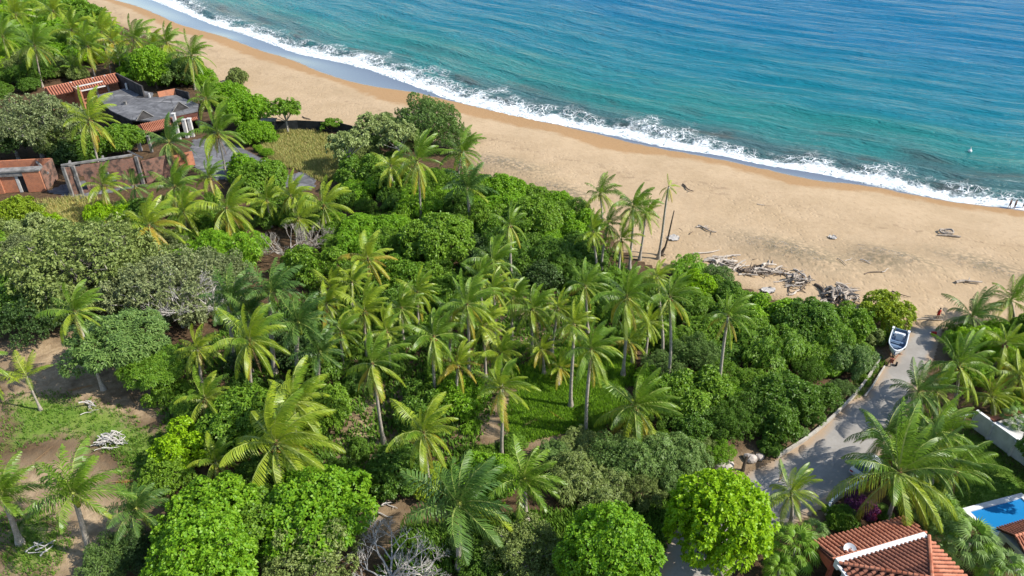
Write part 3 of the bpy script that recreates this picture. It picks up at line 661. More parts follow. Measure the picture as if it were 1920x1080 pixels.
def slab_mat(name, a, b, c):
    t = NT(name); n1 = t.noise(.22, 6, None, .65, 1.5); n2 = t.noise(1.6, 5); st = t.noise(.5, 4, t.mapping(t.pos(), (.25, 1.6, 1), (0, 0, .6)))
    col = t.mix(t.ramp(n1, .36, .62), a, b); col = t.mix(t.ramp(st, .56, .72, 0, .7), col, c); col = t.mix(t.ramp(n2, .58, .7, 0, .6), col, tuple(x * .4 for x in a))
    jo = t.ramp(t.voro(.28, None, 'DISTANCE_TO_EDGE'), .03, .008); col = t.mix(t.math('MULTIPLY', jo, .6), col, tuple(x * .3 for x in a))
    return t.done(t.pbr(col, .88, .12, t.bump(n2, .3, .05)))
M['slab'] = slab_mat('weathered_slab', (.165, .165, .17), (.085, .085, .09), (.27, .265, .26))
M['drive'] = slab_mat('grey_screed', (.17, .17, .18), (.10, .10, .108), (.25, .245, .25))
M['plaster_white'] = simple('white_plaster', (.54, .525, .50), (.42, .405, .385), 1.2, .85, .15)
M['plaster_grey'] = simple('grey_plaster', (.25, .235, .22), (.12, .115, .11), 1.1, .9, .1, .2, .03)
M['dark_shade'] = simple('dark_shade_render', (.075, .07, .068), (.035, .033, .033), .8, .95, .05)  # near-black render; on hall, recess and return walls it paints shade
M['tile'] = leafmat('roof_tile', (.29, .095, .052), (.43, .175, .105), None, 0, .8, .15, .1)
M['tile_shade'] = leafmat('shaded_roof_tile', (.15, .066, .048), (.30, .125, .08), None, 0, .85, .1, .1)  # darker copy of the tile colour for slopes turned from the sun
M['tile_bed'] = simple('tile_bedding', (.085, .035, .026), None, 3, .9, .1)  # shadow between the tile rows is put into this dark bed colour
M['red_paint'] = simple('red_paint', (.40, .10, .055), (.32, .085, .05), 2, .7, .2)
M['white_paint'] = simple('white_paint', (.66, .66, .65), (.55, .55, .54), 1.5, .6, .3)
M['pool_tile'] = simple('pool_tile', (.012, .24, .60), (.010, .2, .54), .8, .4, .3)
M['coping'] = simple('pale_coping', (.62, .62, .62), (.52, .52, .53), 2, .7, .2)
M['black'] = simple('black_fabric', (.030, .034, .036), (.018, .020, .022), 1, .8, .2)
M['rubber'] = simple('rubber', (.02, .02, .02), None, 3, .8, .2)
M['steel'] = simple('galvanised_steel', (.42, .43, .44), (.3, .31, .32), 6, .45, .5, metal=.6)
M['rust'] = simple('rusty_red_steel', (.32, .10, .06), (.2, .07, .045), 5, .7, .3)
M['kerb'] = simple('kerb_concrete', (.44, .41, .36), (.29, .265, .235), .9, .9, .1, .2, .03)
M['glass'] = NT('dark_glass').done
def glass_mat():
    t = NT('dark_glass'); return t.done(t.pbr((.03, .05, .07), .05, .6))
M['glass'] = glass_mat()
def pw_mat():
    t = NT('pool_water'); nrm = t.bump(t.noise(1.6, 3), .25, .08); return t.done(t.pbr((.014, .17, .40), .05, .4, nrm, IOR=1.33))
M['pool_water'] = pw_mat()
def car_mat(n, c): t = NT(n); return t.done(t.pbr(c, .25, .5, None, **{'Coat Weight': .6, 'Coat Roughness': .05}))
M['car_silver'] = car_mat('silver_car_paint', (.50, .52, .54)); M['car_white'] = car_mat('white_car_paint', (.74, .75, .76))
M['boat_white'] = car_mat('boat_gelcoat', (.60, .62, .64)); M['boat_blue'] = simple('boat_blue_grey', (.12, .18, .27), (.085, .13, .20), 2, .6, .3)
M['lens_red'] = simple('tail_lamp', (.5, .02, .02), None, 1, .3, .5); M['lens_white'] = simple('head_lamp', (.7, .7, .68), None, 1, .2, .5)
M['dish'] = simple('dish_grey', (.55, .56, .57), (.48, .49, .5), 2, .5, .4)
M['wood'] = simple('driftwood', (.38, .32, .26), (.22, .185, .15), 2.5, .9, .1, .4, .03)
M['wood_pale'] = simple('bleached_driftwood', (.50, .44, .37), (.36, .31, .26), 2.5, .9, .1, .4, .03)
M['wood_dark'] = simple('wet_driftwood', (.16, .12, .09), (.09, .07, .055), 2.5, .9, .1, .4, .03)
M['rock'] = simple('pale_rock', (.46, .40, .35), (.32, .28, .25), 1.5, .95, .1, .5, .06)
M['skin'] = simple('skin', (.36, .20, .13), (.30, .16, .10), 3, .6, .3); M['hair'] = simple('dark_hair', (.025, .018, .014), None, 3, .6, .3)
M['cloth_dark'] = simple('dark_cloth', (.03, .035, .05), None, 3, .9, .1); M['cloth_red'] = simple('red_cloth', (.48, .035, .03), (.38, .03, .03), 3, .9, .1); M['cloth_grey'] = simple('grey_cloth', (.16, .16, .18), None, 3, .9, .1)
M['tarp'] = simple('pale_plastic_sheet', (.44, .41, .37), (.34, .315, .29), 1.2, .5, .3)
M['foam_white'] = simple('white_float', (.78, .78, .76), None, 1, .5, .3)

# ------------------------------------------------------------------ the villa below the camera: tiled roofs
def tile_column(a, b, wid, k=0, seed=0, up=Vector((0, 0, 1))):
    """one run of barrel tiles from eave a to ridge b, each tile lapping the one below"""
    a, b = Vector(a), Vector(b); d = b - a; L = d.length; d.normalize(); s = d.cross(up).normalized(); n = s.cross(d).normalized()
    if n[2] < 0: n = -n
    m = MB(); r = random.Random(seed); nt_ = max(1, int(round(L / .42))); st = L / nt_
    for i in range(nt_):
        j = Vector((0, 0, 0)) + s * r.uniform(-.015, .015); p0 = a + d * (i * st - .05) + j; p1 = a + d * ((i + 1) * st) + j; vs = []
        for p, rad, lift in ((p0, wid * .5, .035), (p1, wid * .40, .0)):
            for q in range(5):
                t = PI * q / 4; vs.append(p + s * (rad * math.cos(t)) + n * (rad * 1.05 * math.sin(t) + lift))
        m.add(vs, [(q, q + 1, 6 + q, 5 + q) for q in range(4)] + [(0, 1, 2, 3, 4)][::-1], False)
    return m.mesh('tile_row')
def tiled_slope(parent, e0, e1, r0, r1, mat, pitch=.44, name='roof_slope', th=.12, label=None):
    """a slope from eave e0-e1 up to ridge r0-r1 (r0 over e0); bed slab plus separate runs of tiles"""
    e0, e1, r0, r1 = map(Vector, (e0, e1, r0, r1)); m = MB(); dn = Vector((0, 0, th))
    pts = [e0, e1, r1, r0] if (r1 - r0).length > .05 else [e0, e1, r0]; n = len(pts)
    m.add(list(pts) + [p - dn for p in pts], [tuple(range(n)), tuple(range(n, 2 * n))[::-1]] + [(i, n + i, n + (i + 1) % n, (i + 1) % n) for i in range(n)])
    bed = m.build(name, M['tile_bed'], parent)
    if label: bed['label'] = label
    ed = (e1 - e0); L = ed.length; ed.normalize(); nc = int(L / pitch); w = pitch * .70
    nrm = (e1 - e0).cross(r0 - e0).normalized(); nrm = -nrm if nrm[2] < 0 else nrm
    ab = ((r0 + r1) * .5 - (e0 + e1) * .5); upd = (ab - ed * ab.dot(ed)).normalized()
    # in-plane coordinates (along the eave, up the slope)
    q = lambda v: ((v - e0).dot(ed), (v - e0).dot(upd)); A, B, C, D = q(e0), q(e1), q(r1), q(r0)
    for i in range(nc):
        x = (i + .5) * L / nc; top = None
        def cross(p, r_):
            if abs(p[0] - r_[0]) < 1e-6: return None
            t = (x - p[0]) / (r_[0] - p[0]); return p[1] + t * (r_[1] - p[1]) if 0 <= t <= 1 else None
        ys_ = [y for y in (cross(A, D), cross(D, C), cross(C, B)) if y is not None]
        if not ys_: continue
        top = max(ys_) - .04
        if top < .35: continue
        o = link('tile_row', tile_column(e0 + ed * x + nrm * .012, e0 + ed * x + upd * top + nrm * .012, w, seed=i), bed, M[mat])
    return bed
def ridge_run(parent, a, b, mat, wid=.34): link('ridge_tiles', tile_column(Vector(a) + Vector((0, 0, .05)), Vector(b) + Vector((0, 0, .05)), wid, seed=5), parent, M[mat])
def villa():
    zb = 4.6; Lc = P(1574, 1058, zb); Fc = P(1741, 1008, zb); e = Fc - Lc; per = Vector((e[1], -e[0], 0)).normalized()
    ln = e.length; Rc = Fc + per * ln * .98; Nc = Lc + per * ln * .98; ap = (Lc + Rc) * .5 + Vector((0, 0, 2.1))
    t = thing('villa', 'red tiled villa with hipped roof, white parapet band and satellite dish beside the pool', 'house', (Lc[0], Lc[1], 0))
    O = Vector((Lc[0], Lc[1], 0)); q = lambda v: Vector(v) - O
    m = MB(); ins = .5
    cen = (Lc + Rc) * .5; foot = [cen + (v - cen) * .94 for v in (Lc, Fc, Rc, Nc)]
    m.prism([q(v) for v in foot][::-1], 0, zb - .1); m.build('wall', M['plaster_white'], t)
    slopes = []
    for a, b, mt, nm in ((Lc, Fc, 'tile_shade', 'tile slope darkened for shade, porch side'), (Fc, Rc, 'tile', 'orange sunlit tile slope'), (Rc, Nc, 'tile', None), (Nc, Lc, 'tile_shade', 'tile slope darkened for shade, gutter side')):
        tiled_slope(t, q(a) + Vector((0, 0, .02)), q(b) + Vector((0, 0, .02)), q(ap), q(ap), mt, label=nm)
    for v in (Lc, Fc, Rc, Nc): ridge_run(t, q(v) + Vector((0, 0, .1)), q(ap) + Vector((0, 0, .1)), 'tile')
    # white band between the porch roof and the main roof
    m = MB(); o_ = -per * .55
    m.prism([q(Lc + o_ * 1.05), q(Fc + o_ * 1.05), q(Fc + o_ * .1), q(Lc + o_ * .1)], 3.7, zb + .12); m.build('parapet', M['white_paint'], t)
    # porch roof: lower, sloping away from the main roof
    E0 = P(1523.5, 1016, 3.3); E1 = P(1696.5, 969, 3.3); R0 = P(1561, 1049, 4.35); R1 = P(1737, 998.5, 4.35)
    tiled_slope(t, q(E1), q(E0), q(R1), q(R0), 'tile', name='porch_roof', label='red tiled porch roof in front of the white band')
    ridge_run(t, q(R0), q(R1), 'tile', .3)
    m = MB(); dl = (E1 - E0).normalized(); m.wall(q(E0) + dl * .1, q(E1) - dl * .1, 2.95, 3.17, .2); m.build('porch_beam', M['red_paint'], t)
    m = MB(); m.wall(q(E0 + (R0 - E0) * .03), q(R0), [2.95] * 4, [3.15, 4.1, 4.1, 3.15], .18); m.build('gable_beam', M['red_paint'], t)
    for k in (.02, .34, .66, .97):
        m = MB(); p = E0 + (E1 - E0) * k + (R0 - E0) * .04; b = q(p); m.box((b[0], b[1], 1.45), (.34, .34, 2.9)); m.box((b[0], b[1], .2), (.46, .46, .4)); m.box((b[0], b[1], 2.85), (.44, .44, .2)); m.build('column', M['red_paint'], t)
    for k in (.05, .95):
        m = MB(); p = R0 + (R1 - R0) * k + (E0 - R0).normalized() * .3; b = q(p); m.box((b[0], b[1], 1.9), (.36, .36, 3.8)); m.build('column', M['red_paint'], t)
    # windows and a door on the two walls away from the camera side
    a, b = q(foot[0]), q(foot[1]); d = (b - a).normalized(); 
    for k in (.25, .6, .82):
        c = a + (b - a) * k; o = -per * .03; m = MB(); m.wall(c - d * .6 + o, c + d * .6 + o, .9 if k != .6 else .05, 2.2, .1); w_ = m.build('window' if k != .6 else 'door', M['white_paint'], t)
        m = MB(); m.wall(c - d * .5 + o * 2.2, c + d * .5 + o * 2.2, 1.0 if k != .6 else .2, 2.1, .05); m.build('pane', M['glass'], w_)
    # gutter along the left hip edge
    m = MB(); m.wall(q(Lc) - e.normalized() * .18, q(Nc) - e.normalized() * .18, zb - .12, zb + .06, .24); m.build('gutter', M['white_paint'], t)
    # satellite dish standing on the porch roof
    c = P(1593, 1031, 4.25); dsh = thing('satellite_dish', 'grey satellite dish lying back on the porch roof tiles', 'satellite dish', c - Vector((0, 0, .3)))
    m = MB(); vs = []; K = 18
    nv = (Vector((0, 0, 60)) - c).normalized(); nv = (nv + Vector((.2, 0, .5))).normalized(); s = nv.cross(Vector((0, 1, 0))).normalized(); u = s.cross(nv)
    for i in range(5):
        rr_ = .55 * i / 4
        for j in range(K): t_ = 2 * PI * j / K; vs.append(Vector((0, 0, .35)) + s * rr_ * math.cos(t_) + u * rr_ * math.sin(t_) + nv * (.16 * (i / 4) ** 2))
    m.add(vs, [(i * K + j, i * K + (j + 1) % K, (i + 1) * K + (j + 1) % K, (i + 1) * K + j) for i in range(4) for j in range(K)], True); m.build('dish', M['dish'], dsh)
    m = MB(); m.tube([Vector((0, 0, .35)) - u * .5, Vector((0, 0, .35)) + nv * .5], .02, 5); m.box(Vector((0, 0, .35)) + nv * .52, (.1, .1, .12)); m.build('receiver_arm', M['steel'], dsh)
    m = MB(); m.tube([(0, 0, -.15), (0, 0, .34)], .05, 6); m.build('mast', M['steel'], dsh)
villa()
def lean_to():
    a = P(1868, 991, 2.6); b = P(1935, 971, 2.6); d = (b - a).normalized(); s = Vector((d[1], -d[0], 0)); dn = 3.0
    t = thing('pool_house', 'low pool house with dark red tiled roof beside the blue pool', 'pool house', (a[0], a[1], 0)); O = Vector((a[0], a[1], 0)); q = lambda v: v - O
    b = a + d * 7; hi = Vector((0, 0, .9)); tiled_slope(t, q(a), q(b), q(a + s * 1.7 + hi), q(b + s * 1.7 + hi), 'tile_shade', .3)  # slope away from the sun gets the darker tile copy
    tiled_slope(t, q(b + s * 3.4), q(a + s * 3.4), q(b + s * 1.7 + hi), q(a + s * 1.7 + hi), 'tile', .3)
    ridge_run(t, q(a + s * 1.7 + hi), q(b + s * 1.7 + hi), 'tile', .3)
    m = MB(); w = [q(a + d * .2 + s * .3), q(b + s * .3), q(b + s * 3.1), q(a + d * .2 + s * 3.1)]; m.prism(w, -2.6 + 2.6, 2.45); m.build('wall', M['plaster_white'], t)
    m = MB(); m.wall(q(a + d * .17 + s * 1.2), q(a + d * .17 + s * 2.2), 0, 2.0, .06); dr = m.build('door', M['wood_dark'], t)
lean_to()

# ------------------------------------------------------------------ pool, garden wall, terrace
def pool():
    A = P(1801, 957); B = P(1904, 930); d = (B - A).normalized(); s = Vector((d[1], -d[0], 0)); B = A + d * 7.6; wd = 3.9
    t = thing('swimming_pool', 'blue rectangular swimming pool with pale coping beside the tiled pool house', 'swimming pool', (A[0], A[1], 0)); O = Vector((A[0], A[1], 0)); q = lambda v: v - O
    m = MB(); c = .55
    for p0, p1, off in ((A, B, s * c / 2), (A + s * wd, B + s * wd, -s * c / 2)): m.wall(q(p0 + off), q(p1 + off), -.3, .30, c)
    for p0, off in ((A, d * c / 2), (B, -d * c / 2)): m.wall(q(p0 + off + s * c), q(p0 + off + s * (wd - c)), -.3, .297, c)
    m.build('coping', M['coping'], t)
    m = MB(); pts = [q(A + d * c + s * c), q(B - d * c + s * c), q(B - d * c + s * (wd - c)), q(A + d * c + s * (wd - c))]; m.prism(pts, -.2, .17); m.build('water', M['pool_water'], t)
pool()
def garden_wall():
    a = P(1820, 799); b = P(1920, 872); d = (b - a).normalized(); b = a + d * 14
    t = thing('boundary_wall', 'white plastered boundary wall between the villa lawn and the terrace building', 'wall', a); q = lambda v: v - a
    m = MB(); m.wall(q(a), q(b), 0, 2.3, .22); m.build('wall', M['plaster_white'], t)
    m = MB(); m.wall(q(a - d * .08), q(b + d * .05), 2.3, 2.42, .34); m.build('coping', M['white_paint'], t)
    for k in range(5):
        m = MB(); p = q(a + d * (2.2 + k * 2.8)) + Vector((d[1], -d[0], 0)) * .22; m.box((p[0], p[1], 1.1), (.24, .24, 2.2)); m.build('pilaster', M['plaster_white'], t)
    # rail from the wall end down to the palms
    c = P(1768, 804); r_ = thing('garden_rail', 'thin white railing running from the boundary wall end towards the palms', 'railing', a)
    m = MB(); m.tube([Vector((-.2, 0, 1.95)), (c - a) + Vector((0, 0, 1.5))], .055, 6); m.build('rail', M['white_paint'], r_)
    for k in (.05, .35, .65, .97):
        m = MB(); p = (c - a) * k; m.tube([p, p + Vector((0, 0, 1.95 - .43 * k))], .05, 6); m.build('post', M['white_paint'], r_)
    # terrace building beyond
    zt = 2.3; cs = [P(1858, 790, zt), P(1932, 769, zt), P(2010, 818, zt), P(1926, 838, zt)]; O = Vector((cs[0][0], cs[0][1], 0)); q = lambda v: Vector((v[0] - O[0], v[1] - O[1], 0))
    t = thing('terrace_building', 'flat white terrace roof edged with red tiles behind the boundary wall', 'building', O)
    cen = sum(cs, Vector()) / 4; inn = [cen + (v - cen) * .95 for v in cs]
    m = MB(); m.prism([q(v) for v in inn], 0, 2.1); m.build('wall', M['plaster_white'], t)
    m = MB(); m.prism([q(v) for v in cs], 2.1, 2.28); m.build('roof_slab', M['plaster_white'], t)
    e0, e1 = q(cs[0]), q(cs[1]); dd = (e1 - e0).normalized(); up = Vector((-dd[1], dd[0], 0))
    tiled_slope(t, e1 + up * .5 + Vector((0, 0, 2.2)), e0 + up * .5 + Vector((0, 0, 2.2)), e1 - up * .3 + Vector((0, 0, 2.55)), e0 - up * .3 + Vector((0, 0, 2.55)), 'tile', .34, 'tile_edge')
    for k in (.25, .65):
        m = MB(); p = q(cs[1] + (cs[2] - cs[1]) * k); m.box((p[0], p[1], 2.65), (.35, .35, .75)); m.build('parapet_post', M['plaster_white'], t)
garden_wall()
def polyline_wall(name, label, cat, pts, z0, z1, th, mat, bits=None, partname='segment'):
    pts = [P(*p) for p in pts]; a = pts[0]; t = thing(name, label, cat, a)
    fine = []
    for i in range(len(pts) - 1): 
        fine.append(pts[i])
    fine.append(pts[-1])
    for i in range(len(fine) - 1):
        d = (fine[i + 1] - fine[i]).normalized(); m = MB(); m.wall(fine[i] - a + d * .004, fine[i + 1] - a - d * .004, z0, z1 + (.02 if i % 2 else 0), th); m.build(partname, M[mat], t)
    return t
polyline_wall('retaining_kerb', 'long curved pale concrete kerb wall between the thicket and the road', 'kerb', [(1649,674),(1640,690),(1628,709),(1612,731),(1596,749),(1578,767),(1561,784),(1545,798),(1527,813),(1507,828),(1483,843),(1457,859)], -.3, .48, .26, 'kerb')
polyline_wall('road_edging', 'thin pale edging strip between grassy verge and road below the boat', 'kerb', [(1658,689),(1646,708),(1634,728),(1621,745)], -.1, .30, .16, 'kerb')
polyline_wall('verge_wall', 'low white garden wall on the villa side of the road', 'wall', [(1612,912),(1590,924),(1571,936),(1555,950),(1548,966)], -.2, .9, .22, 'white_paint')
tag(fine_sheet('road_joint', [tuple(P(x, y)[:2]) for x, y in ((1566,852),(1535,872),(1507,891),(1508.5,893),(1537,874),(1568,854))], .08, .034, M['kerb']), kind='structure')

# ------------------------------------------------------------------ the ruined house
def ruin():
    O = P(129, 368); q = lambda v: Vector(v) - O
    t = thing('ruined_house', 'abandoned concrete and brick house with grey flat roof, roofless upper rooms and tiled awning', 'house', O)
    Z = 5.0
    sl_ = [(180,179),(240,164),(287,174),(284,182),(330,178),(372,195),(370,207),(282,226),(244,224),(207,207)]
    pts = [P(a, b, Z) for a, b in sl_]; m = MB(); m.prism([q(p) for p in pts], Z - .3, Z); m.build('roof_slab', M['slab'], t)
    # hall below the slab: interior shade put into near-black wall colour
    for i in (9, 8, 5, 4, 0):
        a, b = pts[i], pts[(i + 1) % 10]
        m = MB(); cen = sum((p for p in pts), Vector()) / 10; a2 = a + (cen - a) * .05; b2 = b + (cen - b) * .05; m.wall(q(a2), q(b2), 0, Z - .31, .3); m.build('wall', M['dark_shade'], t)
    # vent hole and stair openings on the roof
    h = P(294, 181, Z); m = MB()
    # roofless upper rooms: sunlit brick wall and a return wall coloured black for its shade
    A = P(82, 164, 7.6); B = P(217, 136.5, 7.6); Cc = P(266, 161, 7.6); D = P(113, 181, 7.6)
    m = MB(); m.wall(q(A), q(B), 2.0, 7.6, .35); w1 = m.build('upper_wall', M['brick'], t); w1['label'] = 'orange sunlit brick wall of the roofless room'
    m = MB(); dB = (Cc - B).normalized(); m.wall(q(B + dB * .2), q(Cc), 2.0, 7.595, .35); m.build('upper_wall', M['dark_shade'], t)
    d1 = (B - A).normalized(); s1 = Vector((d1[1], -d1[0], 0))
    E = P(145, 183, 6.2); m = MB(); m.wall(q(A + d1 * 5.5 + s1 * .2), q(A + d1 * 5.5 + s1 * 6.5), 2.0, 7.0, .3); m.build('upper_wall', M['brick'], t)
    tiled_slope(t, q(Vector((A[0], A[1], 6.1)) + s1 * 2.6 + d1 * .2), q(Vector((B[0], B[1], 6.1)) + s1 * 2.6 - d1 * .5), q(A + s1 * .3 + d1 * .2), q(B + s1 * .3 - d1 * .5), 'tile', .55, 'inner_roof', .15, 'orange tiled strip facing the roofless court')
    for k, zz in ((2.0, 6.75), (3.1, 5.9)):   # pale tie beams in front of the brick
        m = MB(); m.wall(q(A + d1 * 6 + s1 * k), q(B - d1 * 4 + s1 * k), zz, zz + .25, .25); m.build('beam', M['plaster_white'], t)
    for k in (5.6, 10.5, 13.2):
        m = MB(); p = q(A + d1 * k + s1 * .35); m.box((p[0], p[1], 4.9), (.4, .35, 5.6)); m.build('column', M['plaster_white'], t)
    m = MB(); p = q(P(239, 168, 5)); m.box((p[0], p[1], 5.7), (.4, .4, 1.6)); m.build('column', M['plaster_white'], t)
    # low brick room beyond the slab's far right corner
    a = P(295, 172.5, 6.2); b = P(328, 166, 6.2); c = P(353, 173, 6.2); db = (b - a).normalized()
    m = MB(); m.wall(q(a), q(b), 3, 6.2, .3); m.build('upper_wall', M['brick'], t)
    m = MB(); m.wall(q(b + (c - b).normalized() * .18), q(c), 3, 6.195, .3); m.build('upper_wall', M['dark_shade'], t)
    m = MB(); e = q(P(281, 183, 5)); m.box((e[0], e[1], 5.5), (.3, .3, 1.0)); m.build('column', M['plaster_white'], t)
    # stair head: flat dark panel painting the shade of an opening, white post
    m = MB(); e = q(P(277, 181, 5)); m.box((e[0] - 1, e[1], 5.06), (2.6, 1.6, .1)); m.build('stair_dark_panel', M['dark_shade'], t)
    # tiled awning along the front, its gables and columns
    e0 = P(272, 250, 3.3); e1 = P(371, 223, 3.3); r0 = P(252, 236, 4.75); r1 = P(370, 208, 4.75); 
    tiled_slope(t, q(e0), q(e1), q(r0), q(r1), 'tile', .34, 'awning', .2, 'orange tiled awning under the slab edge')
    for px in ((270, 222), (337, 206)):
        c = P(px[0], px[1], 5.0); dd = (e1 - e0).normalized(); ss = Vector((dd[1], -dd[0], 0)); m = MB(); w = 1.9
        v = [q(c - dd * w), q(c + dd * w), q(c) + Vector((0, 0, 1.8))]
        vs = [x + ss * .1 for x in v] + [x + ss * .45 for x in v]; m.add(vs, [(0, 1, 2), (5, 4, 3), (0, 3, 4, 1), (1, 4, 5, 2), (2, 5, 3, 0)]); g = m.build('gable', M['dark_shade'], t)
        m = MB()
        for s_ in (-1, 1): m.tube([q(c - dd * w * s_) + ss * .5 + Vector((0, 0, .08)), q(c) + ss * .5 + Vector((0, 0, 1.9))], .10, 4, True, False)
        m.build('gable_frame', M['plaster_grey'], g)
    for px, z0, z1, w in (((337, 262), 0, 5.8, .6), ((352, 258), 0, 4.0, .7), ((362, 256), 0, 4.0, .7), ((285, 285), 0, 3.4, .5), ((264, 283), 0, 4.2, .6), ((247, 236), 3, 5.6, .5), ((325, 268), 0, 3.6, .5)):
        b = q(P(*px)); m = MB(); m.box((b[0], b[1], (z0 + z1) / 2), (w, w, z1 - z0)); m.box((b[0], b[1], z1 + .08), (w + .2, w + .2, .16)); m.build('column', M['plaster_white' if w > .5 else 'plaster_grey'], t)
    a, b = P(258, 258), P(366, 236); m = MB(); m.wall(q(a), q(b), 0, 3.2, .3); m.build('wall', M['dark_shade'], t)  # recessed wall coloured near-black for the shade under the awning
    a, b = P(330, 318), P(366, 309); m = MB(); m.wall(q(a), q(b), 0, 2.9, .4); w_ = m.build('wall', M['brick'], t); w_['label'] = 'orange brick pier beside the palms'
    # slanting broken beam
    m = MB(); m.tube([q(P(240, 283, 2.9)), q(P(268, 296, 2.0))], .22, 4, True, False); m.build('beam', M['plaster_grey'], t)
ruin()
def front_wall():
    O = P(129, 368); q = lambda v: Vector(v) - O
    t = thing('ruined_front_wall', 'long sooty streaked brick front wall with empty openings and grey piers', 'ruined wall', O)
    a, b, c, e = P(122, 368), P(136, 365), P(273, 343), P(330, 329)
    d = (c - b).normalized(); L = (c - b).length; s = Vector((d[1], -d[0], 0))
    def seg(x0, x1, z0, z1, mat='brick_ruin', nm='wall_section'):
        m = MB(); n = max(1, int((x1 - x0) / 1.6))
        for i in range(n):
            u0 = x0 + (x1 - x0) * i / n; u1 = x0 + (x1 - x0) * (i + 1) / n; m.wall(q(b + d * u0), q(b + d * u1), z0, z1 + (random.uniform(-.25, .12) if nm == 'wall_section' and z1 > 3 else 0), .4)
        m.build(nm, M[mat], t)
    HT = 5.6; op = [(1.0, 2.8), (L * .48, L * .48 + 1.8), (L * .80, L * .80 + 1.2)]; x = 0
    for o0, o1 in op:
        seg(x, o0, 0, HT); seg(o0, o1, 3.4, HT - .1); seg(o0, o1, 0, .5); x = o1
    seg(x, L, 0, HT - .3)
    m = MB(); m.wall(q(b - d * .2 + s * .05), q(b + d * L * .93 + s * .05), HT + .14, HT + .44, .55); m.build('coping_beam', M['plaster_grey'], t)
    m = MB(); m.wall(q(c + d * .25), q(e), 0, 4.4, .4); m.build('wall_section', M['brick_ruin'], t)
    for k in (.0, .13, .97):
        m = MB(); p = q(b + d * L * k + s * .32); m.box((p[0], p[1], HT / 2), (.5, .42, HT)); m.build('pier', M['plaster_grey'], t)
    back = -s * 5.5     # cross wall and a leaning pale beam behind it
    for k in (.05, .5):
        m = MB(); m.wall(q(b + d * L * k - s * .22), q(b + d * L * k + back), 0, 4.6, .35); m.build('cross_wall', M['plaster_grey'], t)
    m = MB(); m.tube([q(P(69, 303, 3.6)), q(P(90, 325, 2.6))], .25, 4, True, False); m.build('beam', M['plaster_grey'], t)
    # floor of bare concrete in front of the opening
    tag(fine_sheet('forecourt_slab', WP([(86,360),(150,372),(250,352),(270,345),(210,330),(120,345)]), .6, .006, M['drive']), kind='structure')
front_wall()
def gate_house():
    a, b = P(17, 362), P(87, 358); O = Vector(a); q = lambda v: Vector(v) - O
    t = thing('brick_gatehouse', 'small orange brick outbuilding with bricked up opening and flat concrete roof', 'outbuilding', O)
    a = a - (b - a).normalized() * 5; d = (b - a).normalized(); n = Vector((-d[1], d[0], 0)); dep = 6.0; Lw = (b - a).length
    def W_(p0, p1, z0, z1, mat, nm, th=.35, lab=None):
        m = MB(); m.wall(q(p0), q(p1), z0, z1, th); o = m.build(nm, M[mat], t)
        if lab: o['label'] = lab
        return o
    x0, x1 = Lw - 7.2, Lw - 3.0
    W_(a, a + d * x0, 0, 4.1, 'brick', 'front_wall'); W_(a + d * x1, b, 0, 4.1, 'brick', 'front_wall'); W_(a + d * x0, a + d * x1, 3.3, 4.1, 'plaster_grey', 'lintel')
    W_(a + d * x0 + n * .2, a + d * (x0 + 2.6) + n * .2, 0, 3.28, 'brick', 'infill_panel', .2, 'bricked up half of the opening')
    W_(a + d * (x0 + 2.6) + n * .2, a + d * (x0 + 3.1) + n * .2, 0, 3.29, 'plaster_white', 'door_post', .3)
    W_(a + d * (x0 + 3.12) + n * .3, a + d * (x1 - .02) + n * .3, 0, 3.27, 'dark_shade', 'door', .1)
    W_(b + n * .18, b + n * dep, 0, 4.09, 'brick_ruin', 'side_wall'); W_(a + n * dep, b + n * dep - d * .2, 0, 4.09, 'brick', 'rear_wall'); W_(a + n * .2, a + n * (dep - .2), 0, 4.09, 'brick', 'side_wall')
    m = MB(); m.prism([q(a - n * .3 - d * .3), q(b - n * .3 + d * .1), q(b + n * 1.6 + d * .1), q(a + n * 1.6 - d * .3)], 4.1, 4.4); m.build('roof_slab', M['plaster_grey'], t)
    W_(b - d * 5 + n * 3.0, b + n * 3.0 - d * .3, 0, 3.1, 'brick', 'inner_wall', .3)
gate_house()
tag(fine_sheet('driveway', WP([(362,262),(405,258),(450,275),(478,290),(492,300),(520,312),(540,330),(575,318),(596,328),(590,352),(560,362),(540,352),(500,345),(450,330),(400,340),(350,300)]), .5, .05, M['drive']), kind='structure')
polyline_wall('black_fence', 'long black shade cloth fence between dry grass plot and the beach', 'fence', [(492,252),(520,246),(560,244),(600,246),(640,249),(668,256),(700,266)], 0, 2.3, .12, 'black', partname='panel')
def black_shed():
    a = P(505, 250); t = thing('black_gate_post', 'dark square gate block where the black fence meets the beach scrub', 'shed', a)
    m = MB(); m.box((0, .6, 1.4), (3.2, 1.6, 2.8)); m.build('wall', M['dark_shade'], t); m = MB(); m.box((0, .6, 2.9), (3.6, 2.0, .2)); m.build('roof', M['plaster_grey'], t)
black_shed()

